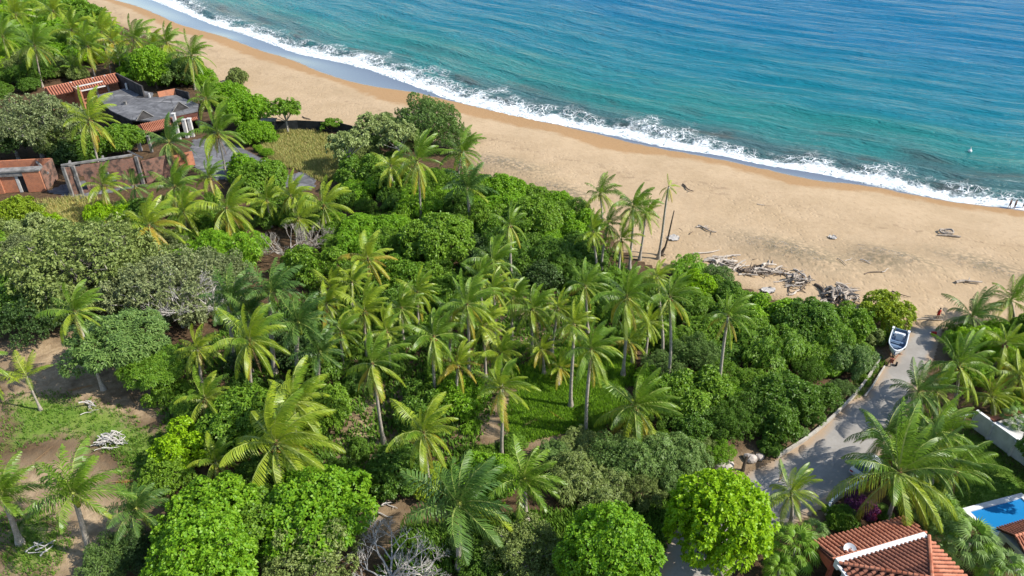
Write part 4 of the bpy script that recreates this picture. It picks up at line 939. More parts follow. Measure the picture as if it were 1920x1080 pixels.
# ------------------------------------------------------------------ boat and trailer
def boat():
    st = G(1683.5, 637); bw = G(1672, 677); d = (bw - st).normalized(); c = st; L = 6.0; Wd = 2.05
    ang = math.atan2(d[1], d[0]); z0 = .75
    t = thing('skiff', 'white open fishing skiff with blue grey deck on a trailer by the road', 'boat', (c[0], c[1], z0), ang)
    ns = 14; secs = []
    def half(s):                       # plan half width and sheer along the length, stern to bow
        w = Wd / 2 * (1 - max(0, (s - .55) / .45) ** 2.4 * .93) * (.94 + .06 * min(1, s * 4)); sh = .95 + .35 * s ** 2; kz = .02 + .55 * max(0, (s - .6) / .4) ** 2
        return w, sh, kz
    vo = []; 
    for i in range(ns + 1):
        s = i / ns; w, sh, kz = half(s); x = s * L + (.0)
        vo.append([(x, -w, sh), (x, -w * .92, sh * .55 + kz * .4), (x, -w * .62, kz + .12), (x, 0, kz), (x, w * .62, kz + .12), (x, w * .92, sh * .55 + kz * .4), (x, w, sh)])
    m = MB(); fl = [v for r_ in vo for v in r_]; m.add(fl, [(i * 7 + j, (i + 1) * 7 + j, (i + 1) * 7 + j + 1, i * 7 + j + 1) for i in range(ns) for j in range(6)], True)
    m.add(vo[0], [tuple(range(7))]); m.build('hull', M['boat_white'], t)
    m = MB(); rim = []   # gunwale: a rounded rail
    left = [Vector(v[0]) for v in vo]; right = [Vector(v[6]) for v in vo]
    m.tube(left + right[::-1], .085, 6); m.build('gunwale', M['boat_white'], t)
    m = MB(); iv = []
    for i in range(ns + 1):
        s = i / ns; w, sh, kz = half(s * .96); x = .1 + s * (L - .35); w = max(w - .12, .04); iv.append([(x, -w, sh - .02), (x, -w * .86, .42), (x, w * .86, .42), (x, w, sh - .02)])
    m.add([v for r_ in iv for v in r_], [(i * 4 + j, i * 4 + j + 1, (i + 1) * 4 + j + 1, (i + 1) * 4 + j) for i in range(ns) for j in range(3)]); m.build('deck', M['boat_blue'], t)
    for x in (2.9, 4.0, 5.0):
        w, sh, kz = half(x / L); m = MB(); m.box((x, 0, .72), (.32, 2 * w - .3, .07)); m.build('thwart', M['boat_white'] if x == 5 else M['boat_blue'], t)
    m = MB(); m.box((1.75, .05, .85), (.6, .85, .85)); m.box((1.95, .05, 1.36), (.08, .8, .18)); m.build('console', M['boat_white'], t)
    m = MB(); m.box((1.0, 0, .68), (.5, 1.3, .5)); m.build('seat_box', M['boat_white'], t)
    for sg in (-1, 1):
        m = MB(); m.box((.25, sg * .95, 1.02), (.5, .3, .22)); m.build('stern_corner', M['boat_white'], t)
    m = MB(); m.box((.06, 0, .75), (.1, 1.5, .5)); m.build('transom', M['boat_blue'], t)
    # trailer
    tr = thing('boat_trailer', 'rusty red boat trailer with black wheels carrying the white skiff', 'trailer', (c[0], c[1], 0.03), ang)
    m = MB(); 
    for sg in (-1, 1): m.tube([(.6, sg * .55, .52), (4.2, sg * .55, .52), (6.9, 0, .5)], .05, 5)
    for x in (.8, 2.2, 4.0): m.tube([(x, -.95, .5), (x, .95, .5)], .045, 5)
    m.build('frame', M['rust'], tr)
    for sg in (-1, 1):
        for x in (1.9,):
            m = MB(); m.tube([(x, sg * .98 - .11, .32), (x, sg * .98 + .11, .32)], .32, 14, True, False); w_ = m.build('wheel', M['rubber'], tr); m = MB(); m.tube([(x, sg * .98 - .115, .32), (x, sg * .98 + .115, .32)], .17, 10, True, False); m.build('rim', M['steel'], w_)
    m = MB(); m.tube([(6.2, .5, .28), (6.2, .72, .28)], .28, 12, True, False); m.build('wheel', M['rubber'], tr)
    m = MB(); m.box((6.5, 0, .75), (.25, .4, .6)); m.tube([(6.5, 0, .5), (6.5, 0, 1.2)], .05, 6); m.build('winch_post', M['rust'], tr)
    m = MB(); m.tube([(6.8, 0, 0), (6.8, 0, .55)], .06, 6); m.build('jockey_leg', M['steel'], tr)
    for x in (1.2, 4.2):
        m = MB(); m.box((x, 0, .60), (.2, 1.5, .12)); m.build('cradle', M['wood_dark'], tr)
boat()

# ------------------------------------------------------------------ cars half hidden under the palms by the road
def car_meshes():
    prof = [(-2.05, .38), (-2.12, .62), (-2.0, .92), (-1.15, 1.0), (-.35, 1.42), (.95, 1.46), (1.75, 1.05), (2.08, .95), (2.14, .55), (2.05, .36)]
    n = len(prof); vs = []
    for y, k in ((-.85, 0), (.85, 0)):
        for x, z in prof: vs.append((x, y * (.80 if z > 1.2 else 1.0), z))
    m = MB(); m.add(vs, [tuple(range(n)), tuple(range(n, 2 * n))[::-1]] + [(i, n + i, n + (i + 1) % n, (i + 1) % n) for i in range(n)])
    body = m.mesh('body'); 
    def quad(a): m = MB(); m.add(a, [(0, 1, 2, 3)]); return m
    wsh = MB(); wsh.prism([(-1.12, -.66), (-1.12, .66), (-.42, .60), (-.42, -.60)], [1.035, 1.035, 1.40, 1.40], [1.05, 1.05, 1.425, 1.425]); 
    rw = MB(); rw.prism([(1.02, -.60), (1.02, .60), (1.68, .66), (1.68, -.66)], [1.43, 1.43, 1.09, 1.09], [1.445, 1.445, 1.11, 1.11])
    sw = []
    for sg in (-1, 1):
        m = MB(); p = [(-.95, .855, 1.02), (-.32, .72, 1.36), (.92, .71, 1.39), (1.55, .855, 1.04)]; m.add([(x, sg * (y + .012), z) for x, y, z in p] + [(x, sg * (y - .03), z) for x, y, z in p], [(0, 1, 2, 3), (7, 6, 5, 4), (0, 4, 5, 1), (1, 5, 6, 2), (2, 6, 7, 3), (3, 7, 4, 0)]); sw.append(m.mesh('side_window'))
    wh = MB(); wh.tube([(0, -.1, 0), (0, .1, 0)], .32, 16, True, False); wheel = wh.mesh('wheel'); rm = MB(); rm.tube([(0, -.108, 0), (0, .108, 0)], .2, 10, True, False); rim = rm.mesh('rim')
    hl = MB(); hl.box((0, 0, 0), (.12, .36, .16)); lamp = hl.mesh('headlight'); mr = MB(); mr.box((0, 0, 0), (.12, .2, .13)); mir = mr.mesh('mirror')
    return body, wsh.mesh('windscreen'), rw.mesh('rear_window'), sw, wheel, rim, lamp, mir
CARM = car_meshes()
def car(px, py, head, mat, label, group):
    p = G(px, py); t = thing('parked_car', label, 'car', (p[0], p[1], .03), head, group); body, ws, rw, sw, wheel, rim, lamp, mir = CARM
    def put(nm, me, m, loc=(0, 0, 0), par=t):
        o = bpy.data.objects.new(nm, me); COL.objects.link(o); o.parent = par; o.location = loc; setmat(o, M[m]); return o
    b = put('body', body, mat); put('windscreen', ws, 'glass'); put('rear_window', rw, 'glass')
    for s_ in sw: put('side_window', s_, 'glass')
    for x in (-1.3, 1.3):
        for y in (-.80, .80): w_ = put('wheel', wheel, 'rubber', (x, y, .32)); put('rim', rim, 'steel', (0, 0, 0), w_)
    for y in (-.6, .6): put('headlight', lamp, 'lens_white', (-2.06, y, .72)); put('tail_light', lamp, 'lens_red', (2.08, y, .8))
    for y in (-.95, .95): put('mirror', mir, mat, (-.75, y, 1.05))
car(1624, 884, R(215), 'car_silver', 'silver car at the road edge under the huge palm', None)
# ------------------------------------------------------------------ people
def person(px, py, label, hgt, face, bottoms, top=None, stride=.0, arms=.12, hair='hair', group=None):
    b = G(px, py); t = thing('person', label, 'person', b, face, group); k = hgt / 1.72
    V = [(0, 0, .95), (0, 0, 1.12), (0, 0, 1.32), (0, 0, 1.47), (0, 0, 1.55), (.02, 0, 1.62), (.01, 0, 1.70),
         (0, .17, 1.42), (arms * .3, .24, 1.14), (arms, .25, .90), (arms * 1.2, .24, .80), (0, -.17, 1.42), (-arms * .3, -.24, 1.14), (-arms, -.25, .90), (-arms * 1.2, -.24, .80),
         (0, .09, .88), (stride * .5, .10, .48), (stride * .6, .10, .09), (stride * .6 + .14, .10, .03), (0, -.09, .88), (-stride * .4, -.10, .48), (-stride, -.10, .10), (-stride + .14, -.10, .03)]
    E = [(0, 1), (1, 2), (2, 3), (3, 4), (4, 5), (5, 6), (3, 7), (7, 8), (8, 9), (9, 10), (3, 11), (11, 12), (12, 13), (13, 14), (0, 15), (15, 16), (16, 17), (17, 18), (0, 19), (19, 20), (20, 21), (21, 22)]
    rad = [(.15, .11), (.13, .10), (.16, .11), (.09, .08), (.055, .055), (.095, .085), (.08, .075), (.06, .06), (.045, .045), (.035, .035), (.04, .025), (.06, .06), (.045, .045), (.035, .035), (.04, .025),
           (.09, .09), (.06, .06), (.042, .042), (.045, .03), (.09, .09), (.06, .06), (.042, .042), (.045, .03)]
    me = bpy.data.meshes.new('body'); me.from_pydata([tuple(c * k for c in v) for v in V], E, [])
    o = link('body', me, t, M['skin']); sm = o.modifiers.new('skin', 'SKIN'); lay = me.skin_vertices[0].data
    for i, r_ in enumerate(rad): lay[i].radius = (r_[0] * k, r_[1] * k); lay[i].use_root = (i == 0)
    o.modifiers.new('smooth', 'SUBSURF').levels = 1; o.modifiers['smooth'].render_levels = 1
    m = MB(); m.ball((-.01 * k, 0, 1.68 * k), .115 * k, (1, .95, .95), 9, 6); m.build('hair', M[hair], t)
    m = MB(); m.tube([(0, 0, .98 * k), (0, 0, .84 * k)], [.17 * k, .185 * k], 10)
    m.tube([(0, .09 * k, .9 * k), (stride * .35 * k, .10 * k, .56 * k)], [.115 * k, .10 * k], 8); m.tube([(0, -.09 * k, .9 * k), (-stride * .3 * k, -.10 * k, .56 * k)], [.115 * k, .10 * k], 8); m.build('shorts', M[bottoms], t)
    if top: m = MB(); m.tube([(0, 0, .95 * k), (0, 0, 1.15 * k), (0, 0, 1.34 * k), (0, 0, 1.46 * k)], [.17 * k, .15 * k, .19 * k, .10 * k], 10); m.build('top', M[top], t)
    return t
person(1757, 597, 'person in red standing on the sand where the road meets the beach', 1.75, R(100), 'cloth_red', 'cloth_red', .08)
person(1891.5, 390, 'person in dark clothes walking by the foam, farthest along from the frame edge', 1.75, R(150), 'cloth_dark', 'cloth_dark', .22)
person(1901, 391.5, 'person in dark shorts walking between two companions at the water edge', 1.8, R(150), 'cloth_dark', 'cloth_grey', .15)
person(1917.5, 391, 'person at the water edge cut by the picture border beside two walkers', 1.75, R(150), 'cloth_dark', 'cloth_dark', .18)
# small red cooler on the road end
b = G(1750, 628); t = thing('red_cooler', 'small red cooler box standing at the sandy end of the road', 'cooler', (b[0], b[1], .03))
m = MB(); m.box((0, 0, .2), (.55, .38, .4)); m.build('box', M['cloth_red'], t); m = MB(); m.box((0, 0, .435), (.58, .41, .07)); m.build('lid', M['cloth_red'], t)
m = MB(); m.tube([(-.3, 0, .35), (-.31, 0, .6), (.31, 0, .6), (.3, 0, .35)], .025, 5); m.build('handle', M['steel'], t)
# white float on the sea
b = P(1818, 285, SEA_Z); t = thing('mooring_float', 'single white float bobbing on the green water', 'float', (b[0], b[1], SEA_Z))
m = MB(); m.ball((0, 0, .25), .42, (1, 1, .9), 10, 6); m.tube([(0, 0, .5), (0, 0, 1.0)], [.2, .05], 8); m.build('float', M['foam_white'], t); m = MB(); m.tube([(0, 0, .95), (.12, 0, 1.1), (0, 0, 1.22)], .03, 5); m.build('lifting_eye', M['steel'], t)

# ------------------------------------------------------------------ driftwood
def log_mesh(seed, L=1.0, r0=.06, bend=.12, forks=1, k=6):
    r = random.Random(seed); m = MB(); n = 7; pts = []; off = [r.uniform(-1, 1) * bend for _ in range(3)]
    for i in range(n): s = i / (n - 1); pts.append(Vector(((s - .5) * L, math.sin(s * PI) * off[0] + math.sin(s * 2 * PI) * off[1] * .5, r0 * .8 + abs(math.sin(s * 2.4)) * abs(off[2]) * .35)))
    m.tube(pts, [r0 * (1.15 - .55 * i / (n - 1)) * r.uniform(.9, 1.1) for i in range(n)], k, True, False)
    for _ in range(forks):
        i = r.randint(2, n - 2); a = pts[i]; e = a + Vector((r.uniform(.1, .25), r.choice((-1, 1)) * r.uniform(.1, .22), r.uniform(.0, .14))) * L; m.tube([a, a.lerp(e, .5) + Vector((0, 0, .02)), e], [r0 * .55, r0 * .4, r0 * .2], 5, True, False)
    return m.mesh('driftwood_log')
LOGS = [log_mesh(i, 1.0, .028 + .012 * (i % 3), .10 + .05 * (i % 2), i % 3) for i in range(8)]
LN = 0
def log(px, py, length, ang, mat, label, group='driftwood lying on the beach', dz=0, tilt=0, thick=1.0, roll=0):
    """ang: direction in the picture, degrees (0 = to the right, 90 = towards the sea)"""
    global LN; LN += 1; b = G(px, py)
    a = G(px + 20 * math.cos(R(ang)), py - 20 * math.sin(R(ang))) - b
    o = bpy.data.objects.new('driftwood_log', LOGS[LN % 8]); COL.objects.link(o); o.location = b + Vector((0, 0, dz)); o.rotation_euler = (roll, -tilt, math.atan2(a[1], a[0])); o.scale = (length, length * thick, length * thick); setmat(o, M[mat])
    return tag(o, label, 'driftwood', group)
for a in [(1326,430,3.6,-18,'wood','forked pale log lying alone behind the two bare palm trunks'), (1318,428,2.2,-6,'wood_pale','short bleached log touching the forked pale log'),
    (1324,473,4.5,8,'wood_pale','upper bleached log near the bush by the leaning palms'), (1362,481,4.6,5,'wood_pale','curved bleached log with upturned end before the driftwood bank'), (1345,487,3.2,-4,'wood','grey log tucked below the curved bleached log'),
    (1640,512,3.6,8,'wood_dark','dark wet log on the sand near the litter dune'), (1660,507,1.8,35,'wood_pale','short bleached branch at the end of the dark wet log'),
    (1578,491,2.2,-40,'wood','thick short log stuck in the sand above the driftwood heap'), (1590,487,1.6,25,'wood_pale','thin bleached stick beside the thick short log'), (1622,491,1.7,-25,'wood_pale','small forked bleached branch alone on the sand below the dune'),
    (1616,459,1.3,-5,'wood','small stub of driftwood on open sand'), (1427,384,1.5,-12,'wood_pale','small pale driftwood piece on the smooth sand near the damp beach'), (1816,531,3.9,-3,'wood','straight lone plank shaped log near the far palms'),
    (1740,601,4.2,1,'wood','thin pole lying by the person in red'), (1415,486,.9,10,'wood_dark','little dark stick behind the driftwood bank'), (1590,533,1.6,20,'wood_pale','bleached stick behind the driftwood heap'),
    (1290,353,3.6,-35,'wood_dark','thin dark stick on damp sand near the waves'), (1538,548,4.0,-52,'wood_dark','dark straight pole leaning between the two driftwood heaps'), (1690,552,2.6,-20,'wood_dark','dim twig in a shallow hollow above the yellow green bush'),
    (575,222,3.2,-22,'wood_dark','dark branch on sand beside the small round tree'), (1296,437,1.2,40,'wood_dark','dark chip of wood beside pale debris'), (1276,430,.9,-30,'wood_dark','tiny dark wood scrap near the tall bare trunk')]:
    log(*a)
def heap(cx, cy, w, h, n, where, group, seed, lrange=(1.6, 3.8), pile=.9, dirs=(-80, 60)):
    r = random.Random(seed); L = []
    for i in range(n):
        x, y = r.gauss(0, .42), r.gauss(0, .42); k = max(0, 1 - (x * x + y * y) ** .5); mt = r.choice(['wood', 'wood', 'wood_pale', 'wood_dark', 'wood_pale']); L.append((x, y, k, mt))
    L.sort(key=lambda a: -a[0]); cnt = {}
    for x, y, k, mt in L:
        c = cnt.get(mt, 0); cnt[mt] = c + 1; kind = {'wood': 'grey', 'wood_pale': 'bleached', 'wood_dark': 'dark'}[mt]
        log(cx + x * w, cy + y * h, r.uniform(*lrange), r.uniform(*dirs), mt, '%s %s log from the road end of %s' % (ordinal(c), kind, where), group, k * pile * r.uniform(.1, 1), r.uniform(-.25, .35), r.uniform(.9, 1.7), r.uniform(-.5, .5))
heap(1572, 557, 34, 15, 46, 'the big heap by the yellow green bush', 'driftwood heap by the yellow green bush', 1, (1.8, 4.0), 1.2)
heap(1497, 530, 22, 20, 40, 'the tangled heap ending the driftwood bank', 'tangled driftwood heap', 2, (1.2, 2.8), 1.0, (-85, 30))
heap(1430, 511, 48, 9, 46, 'the long driftwood bank beside the thicket', 'long driftwood bank', 3, (1.4, 3.4), .5, (-30, 25))
heap(1360, 497, 34, 10, 26, 'the loose driftwood below the leaning palms', 'loose driftwood below the palms', 4, (1.6, 3.6), .3, (-25, 25))
# ring shaped stump with its log
b = G(1774, 437); t = thing('driftwood_stump', 'round weathered stump ring with log beside it on open sand', 'driftwood', b)
m = MB(); pts = [(.95 * math.cos(a) * 1.15, .8 * math.sin(a), .35 + .12 * math.sin(3 * a)) for a in np.linspace(0, 2 * PI, 15)]; m.tube(pts, .17, 6, False, False); m.build('root_ring', M['wood'], t)
m = MB()
for i in range(9): a = i * .7; m.tube([(.8 * math.cos(a), .6 * math.sin(a), .35), (.25 * math.cos(a + .5), .2 * math.sin(a + .5), .12)], .06, 4, True, False)
m.build('roots', M['wood_pale'], t); m = MB(); m.tube([(-1.9, -.9, .16), (0, -1.15, .2), (1.6, -1.6, .16)], [.12, .17, .12], 6, True, False); m.build('log', M['wood'], t)
# pale crumpled sheets left on the sand
def sheet_thing(px, py, w, d, label, seed, mat='tarp', name='plastic_sheet'):
    r = np.random.default_rng(seed); b = G(px, py); n = 11; X, Y = np.meshgrid(np.linspace(-1, 1, n), np.linspace(-1, 1, n)); k = 1 - .25 * r.random(X.shape)
    hh = r.normal(0, .10, X.shape) + .14 * np.cos(X * 3 + Y * 2); rad = np.sqrt(X ** 2 + Y ** 2); sh = np.where(rad > .9, .9 / rad, 1)
    x = X * w / 2 * k * sh; y = Y * d / 2 * k * sh; V = np.stack([x, y, gz(b[0] + x, b[1] + y) - b[2] + .06 + np.abs(hh)], -1).reshape(-1, 3)
    i2 = np.arange(n * n).reshape(n, n); q = np.stack([i2[:-1, :-1], i2[:-1, 1:], i2[1:, 1:], i2[1:, :-1]], -1).reshape(-1, 4); V2 = np.concatenate([V, V - [0, 0, .03]]); q2 = np.concatenate([q, q[:, ::-1] + n * n])
    return tag(link(name, mesh_np(name, V2, q2), None, M[mat], b), label, 'plastic sheet', None)
sheet_thing(1262, 447, 2.4, 2.6, 'crumpled whitish sheet on the sand behind the leaning dead trunk', 1); sheet_thing(1561, 446, 1.7, 1.6, 'crumpled grey sheet on open sand above the litter dune', 2); sheet_thing(1440, 545, 2.6, 2.0, 'flat pale sheet half under the thicket edge below the driftwood bank', 3)
# rocks at the road bend and the brush pile in the clearing
def rock(px, py, r_, label, seed, mat='rock'):
    b = G(px, py); r = random.Random(seed); bm = bmesh.new(); bmesh.ops.create_icosphere(bm, subdivisions=2, radius=r_)
    for v in bm.verts: v.co *= 1 + .22 * math.sin(v.co.x / r_ * 2.3 + seed) * math.cos(v.co.y / r_ * 2.9 + seed) + r.uniform(-.06, .06); v.co.z = v.co.z * .65 + r_ * .3
    me = bpy.data.meshes.new('boulder'); bm.to_mesh(me); bm.free(); return tag(link('boulder', me, None, M[mat], b), label, 'rock', 'pale boulders at the road bend')
for a in ((1347,872,1.0,'largest pale boulder at the road bend under the round tree',1), (1362,876,.8,'pale boulder between larger one and the road at the bend',2), (1335,868,.7,'mossy boulder farthest from the road at the bend',3), (1406,862,.75,'round grey boulder beside dark stump at the road bend',4), (1424,858,.5,'small boulder by the kerb end at the road bend',5)): rock(*a)
b = G(1393, 882); t = thing('tree_stump', 'dark upright stump between the boulders and the road', 'stump', b); m = MB(); m.tube([(0, 0, -.2), (0, 0, 1.0), (.1, .05, 2.1)], [.24, .17, .13], 7, True, False); m.build('trunk', M['twig_dark'], t); m = MB(); m.tube([(.05, 0, 1.4), (.5, .1, 2.1)], [.08, .04], 5); m.build('branch', M['twig_dark'], t)
def brush(px, py, n, rad, label, seed, group=None):
    b = G(px, py); r = random.Random(seed); t = thing('brush_pile', label, 'brush pile', b, 0, group)
    for i in range(n):
        o = bpy.data.objects.new('stick', LOGS[i % 8]); COL.objects.link(o); o.parent = t; k = r.random() ** .7; a = r.uniform(0, 6.28); o.location = (rad * k * math.cos(a), rad * k * math.sin(a), (1 - k) * .8); s = r.uniform(.9, 2.0); o.scale = (s, s, s); o.rotation_euler = (r.uniform(-.5, .5), r.uniform(-.5, .5), r.uniform(-.9, 1.2)); setmat(o, M['twig_white'])
brush(207, 830, 46, 1.5, 'pale heap of cut branches on the shaded grass clearing', 1); brush(168, 766, 7, 1.0, 'few pale sticks on shaded soil near the slanting trunk', 2); brush(80, 1030, 6, .9, 'few pale sticks on the ground below the royal palms', 3); brush(720, 955, 5, .9, 'fallen sticks across the bare red soil path', 4)
# litter of dry sticks on the dunes and grass blades: nobody could count them
def scatter_blades(name, polys, n, hgt, wid, mat, seed, lean=.5, zf=gz, world=None):
    r = np.random.default_rng(seed); pts = []
    for poly, k in zip(polys, n):
        w = WP(poly) if world is None else poly; x0, x1 = min(p[0] for p in w), max(p[0] for p in w); y0, y1 = min(p[1] for p in w), max(p[1] for p in w)
        x = r.uniform(x0, x1, k * 3); y = r.uniform(y0, y1, k * 3); ok = pip(x, y, w) & (sdist(x, y, ROADW) < -.3); pts.append(np.stack([x[ok][:k], y[ok][:k]], -1))
    p = np.concatenate(pts); nb = 5; N = len(p); p = np.repeat(p, nb, 0) + r.normal(0, .10 + wid, (N * nb, 2)); z = gz(p[:, 0], p[:, 1]); a = r.uniform(0, 6.28, len(p)); h = hgt * r.uniform(.5, 1.3, len(p)); l = lean * r.uniform(.3, 1, len(p))
    b = np.stack([p[:, 0], p[:, 1], z - .05], -1); sd_ = np.stack([np.cos(a), np.sin(a), a * 0], -1) * wid; o = np.stack([-np.sin(a) * l * h, np.cos(a) * l * h, h], -1)
    V = np.stack([b - sd_, b + sd_, b + o], 1).reshape(-1, 3); return tag(link(name, mesh_np(name, V, np.arange(len(V)).reshape(-1, 3)), None, M[mat]), kind='stuff')
scatter_blades('dry_grass', [DRY[0], DRY[1]], [5200, 1600], .75, .06, 'leaf_straw', 1, .6)
scatter_blades('grass', GRASS, [2600, 700, 500, 500, 800, 500, 900, 900, 1200], .35, .06, 'leaf_deep', 2, .7)
scatter_blades('undergrowth', [[(300,700),(440,600),(640,520),(900,520),(1290,540),(1260,690),(1190,650),(1080,640),(960,690),(930,760),(860,900),(660,960),(440,880),(300,800)], [(760,990),(1000,960),(1300,930),(1250,1080),(700,1080)], [(620,420),(900,330),(1110,430),(1200,520),(900,540),(640,500)]], [9000, 3000, 5000], .55, .13, 'leaf_deep', 8, .9)
scatter_blades('clearing_grass', [GRASS[0], GRASS[8]], [4500, 4000], .32, .06, 'leaf_bright', 12, .7)
scatter_blades('lawn_grass', [LAWN], [5000], .16, .05, 'leaf_deep', 3, .6)
for i, (cx, cy, lu, ln, h) in enumerate(DUNES):
    ring = [(cx + (-2.0 + math.cos(a) * lu * .6) * U2[0] + math.sin(a) * ln * .6 * N2[0], cy + (-2 + math.cos(a) * lu * .6) * U2[1] + math.sin(a) * ln * .6 * N2[1]) for a in np.linspace(0, 2 * PI, 14)[:-1]]
    scatter_blades('plant_litter', [ring], [int(lu * ln * 5)], .07, .03, 'twig', 30 + i, 2.2, world=True)
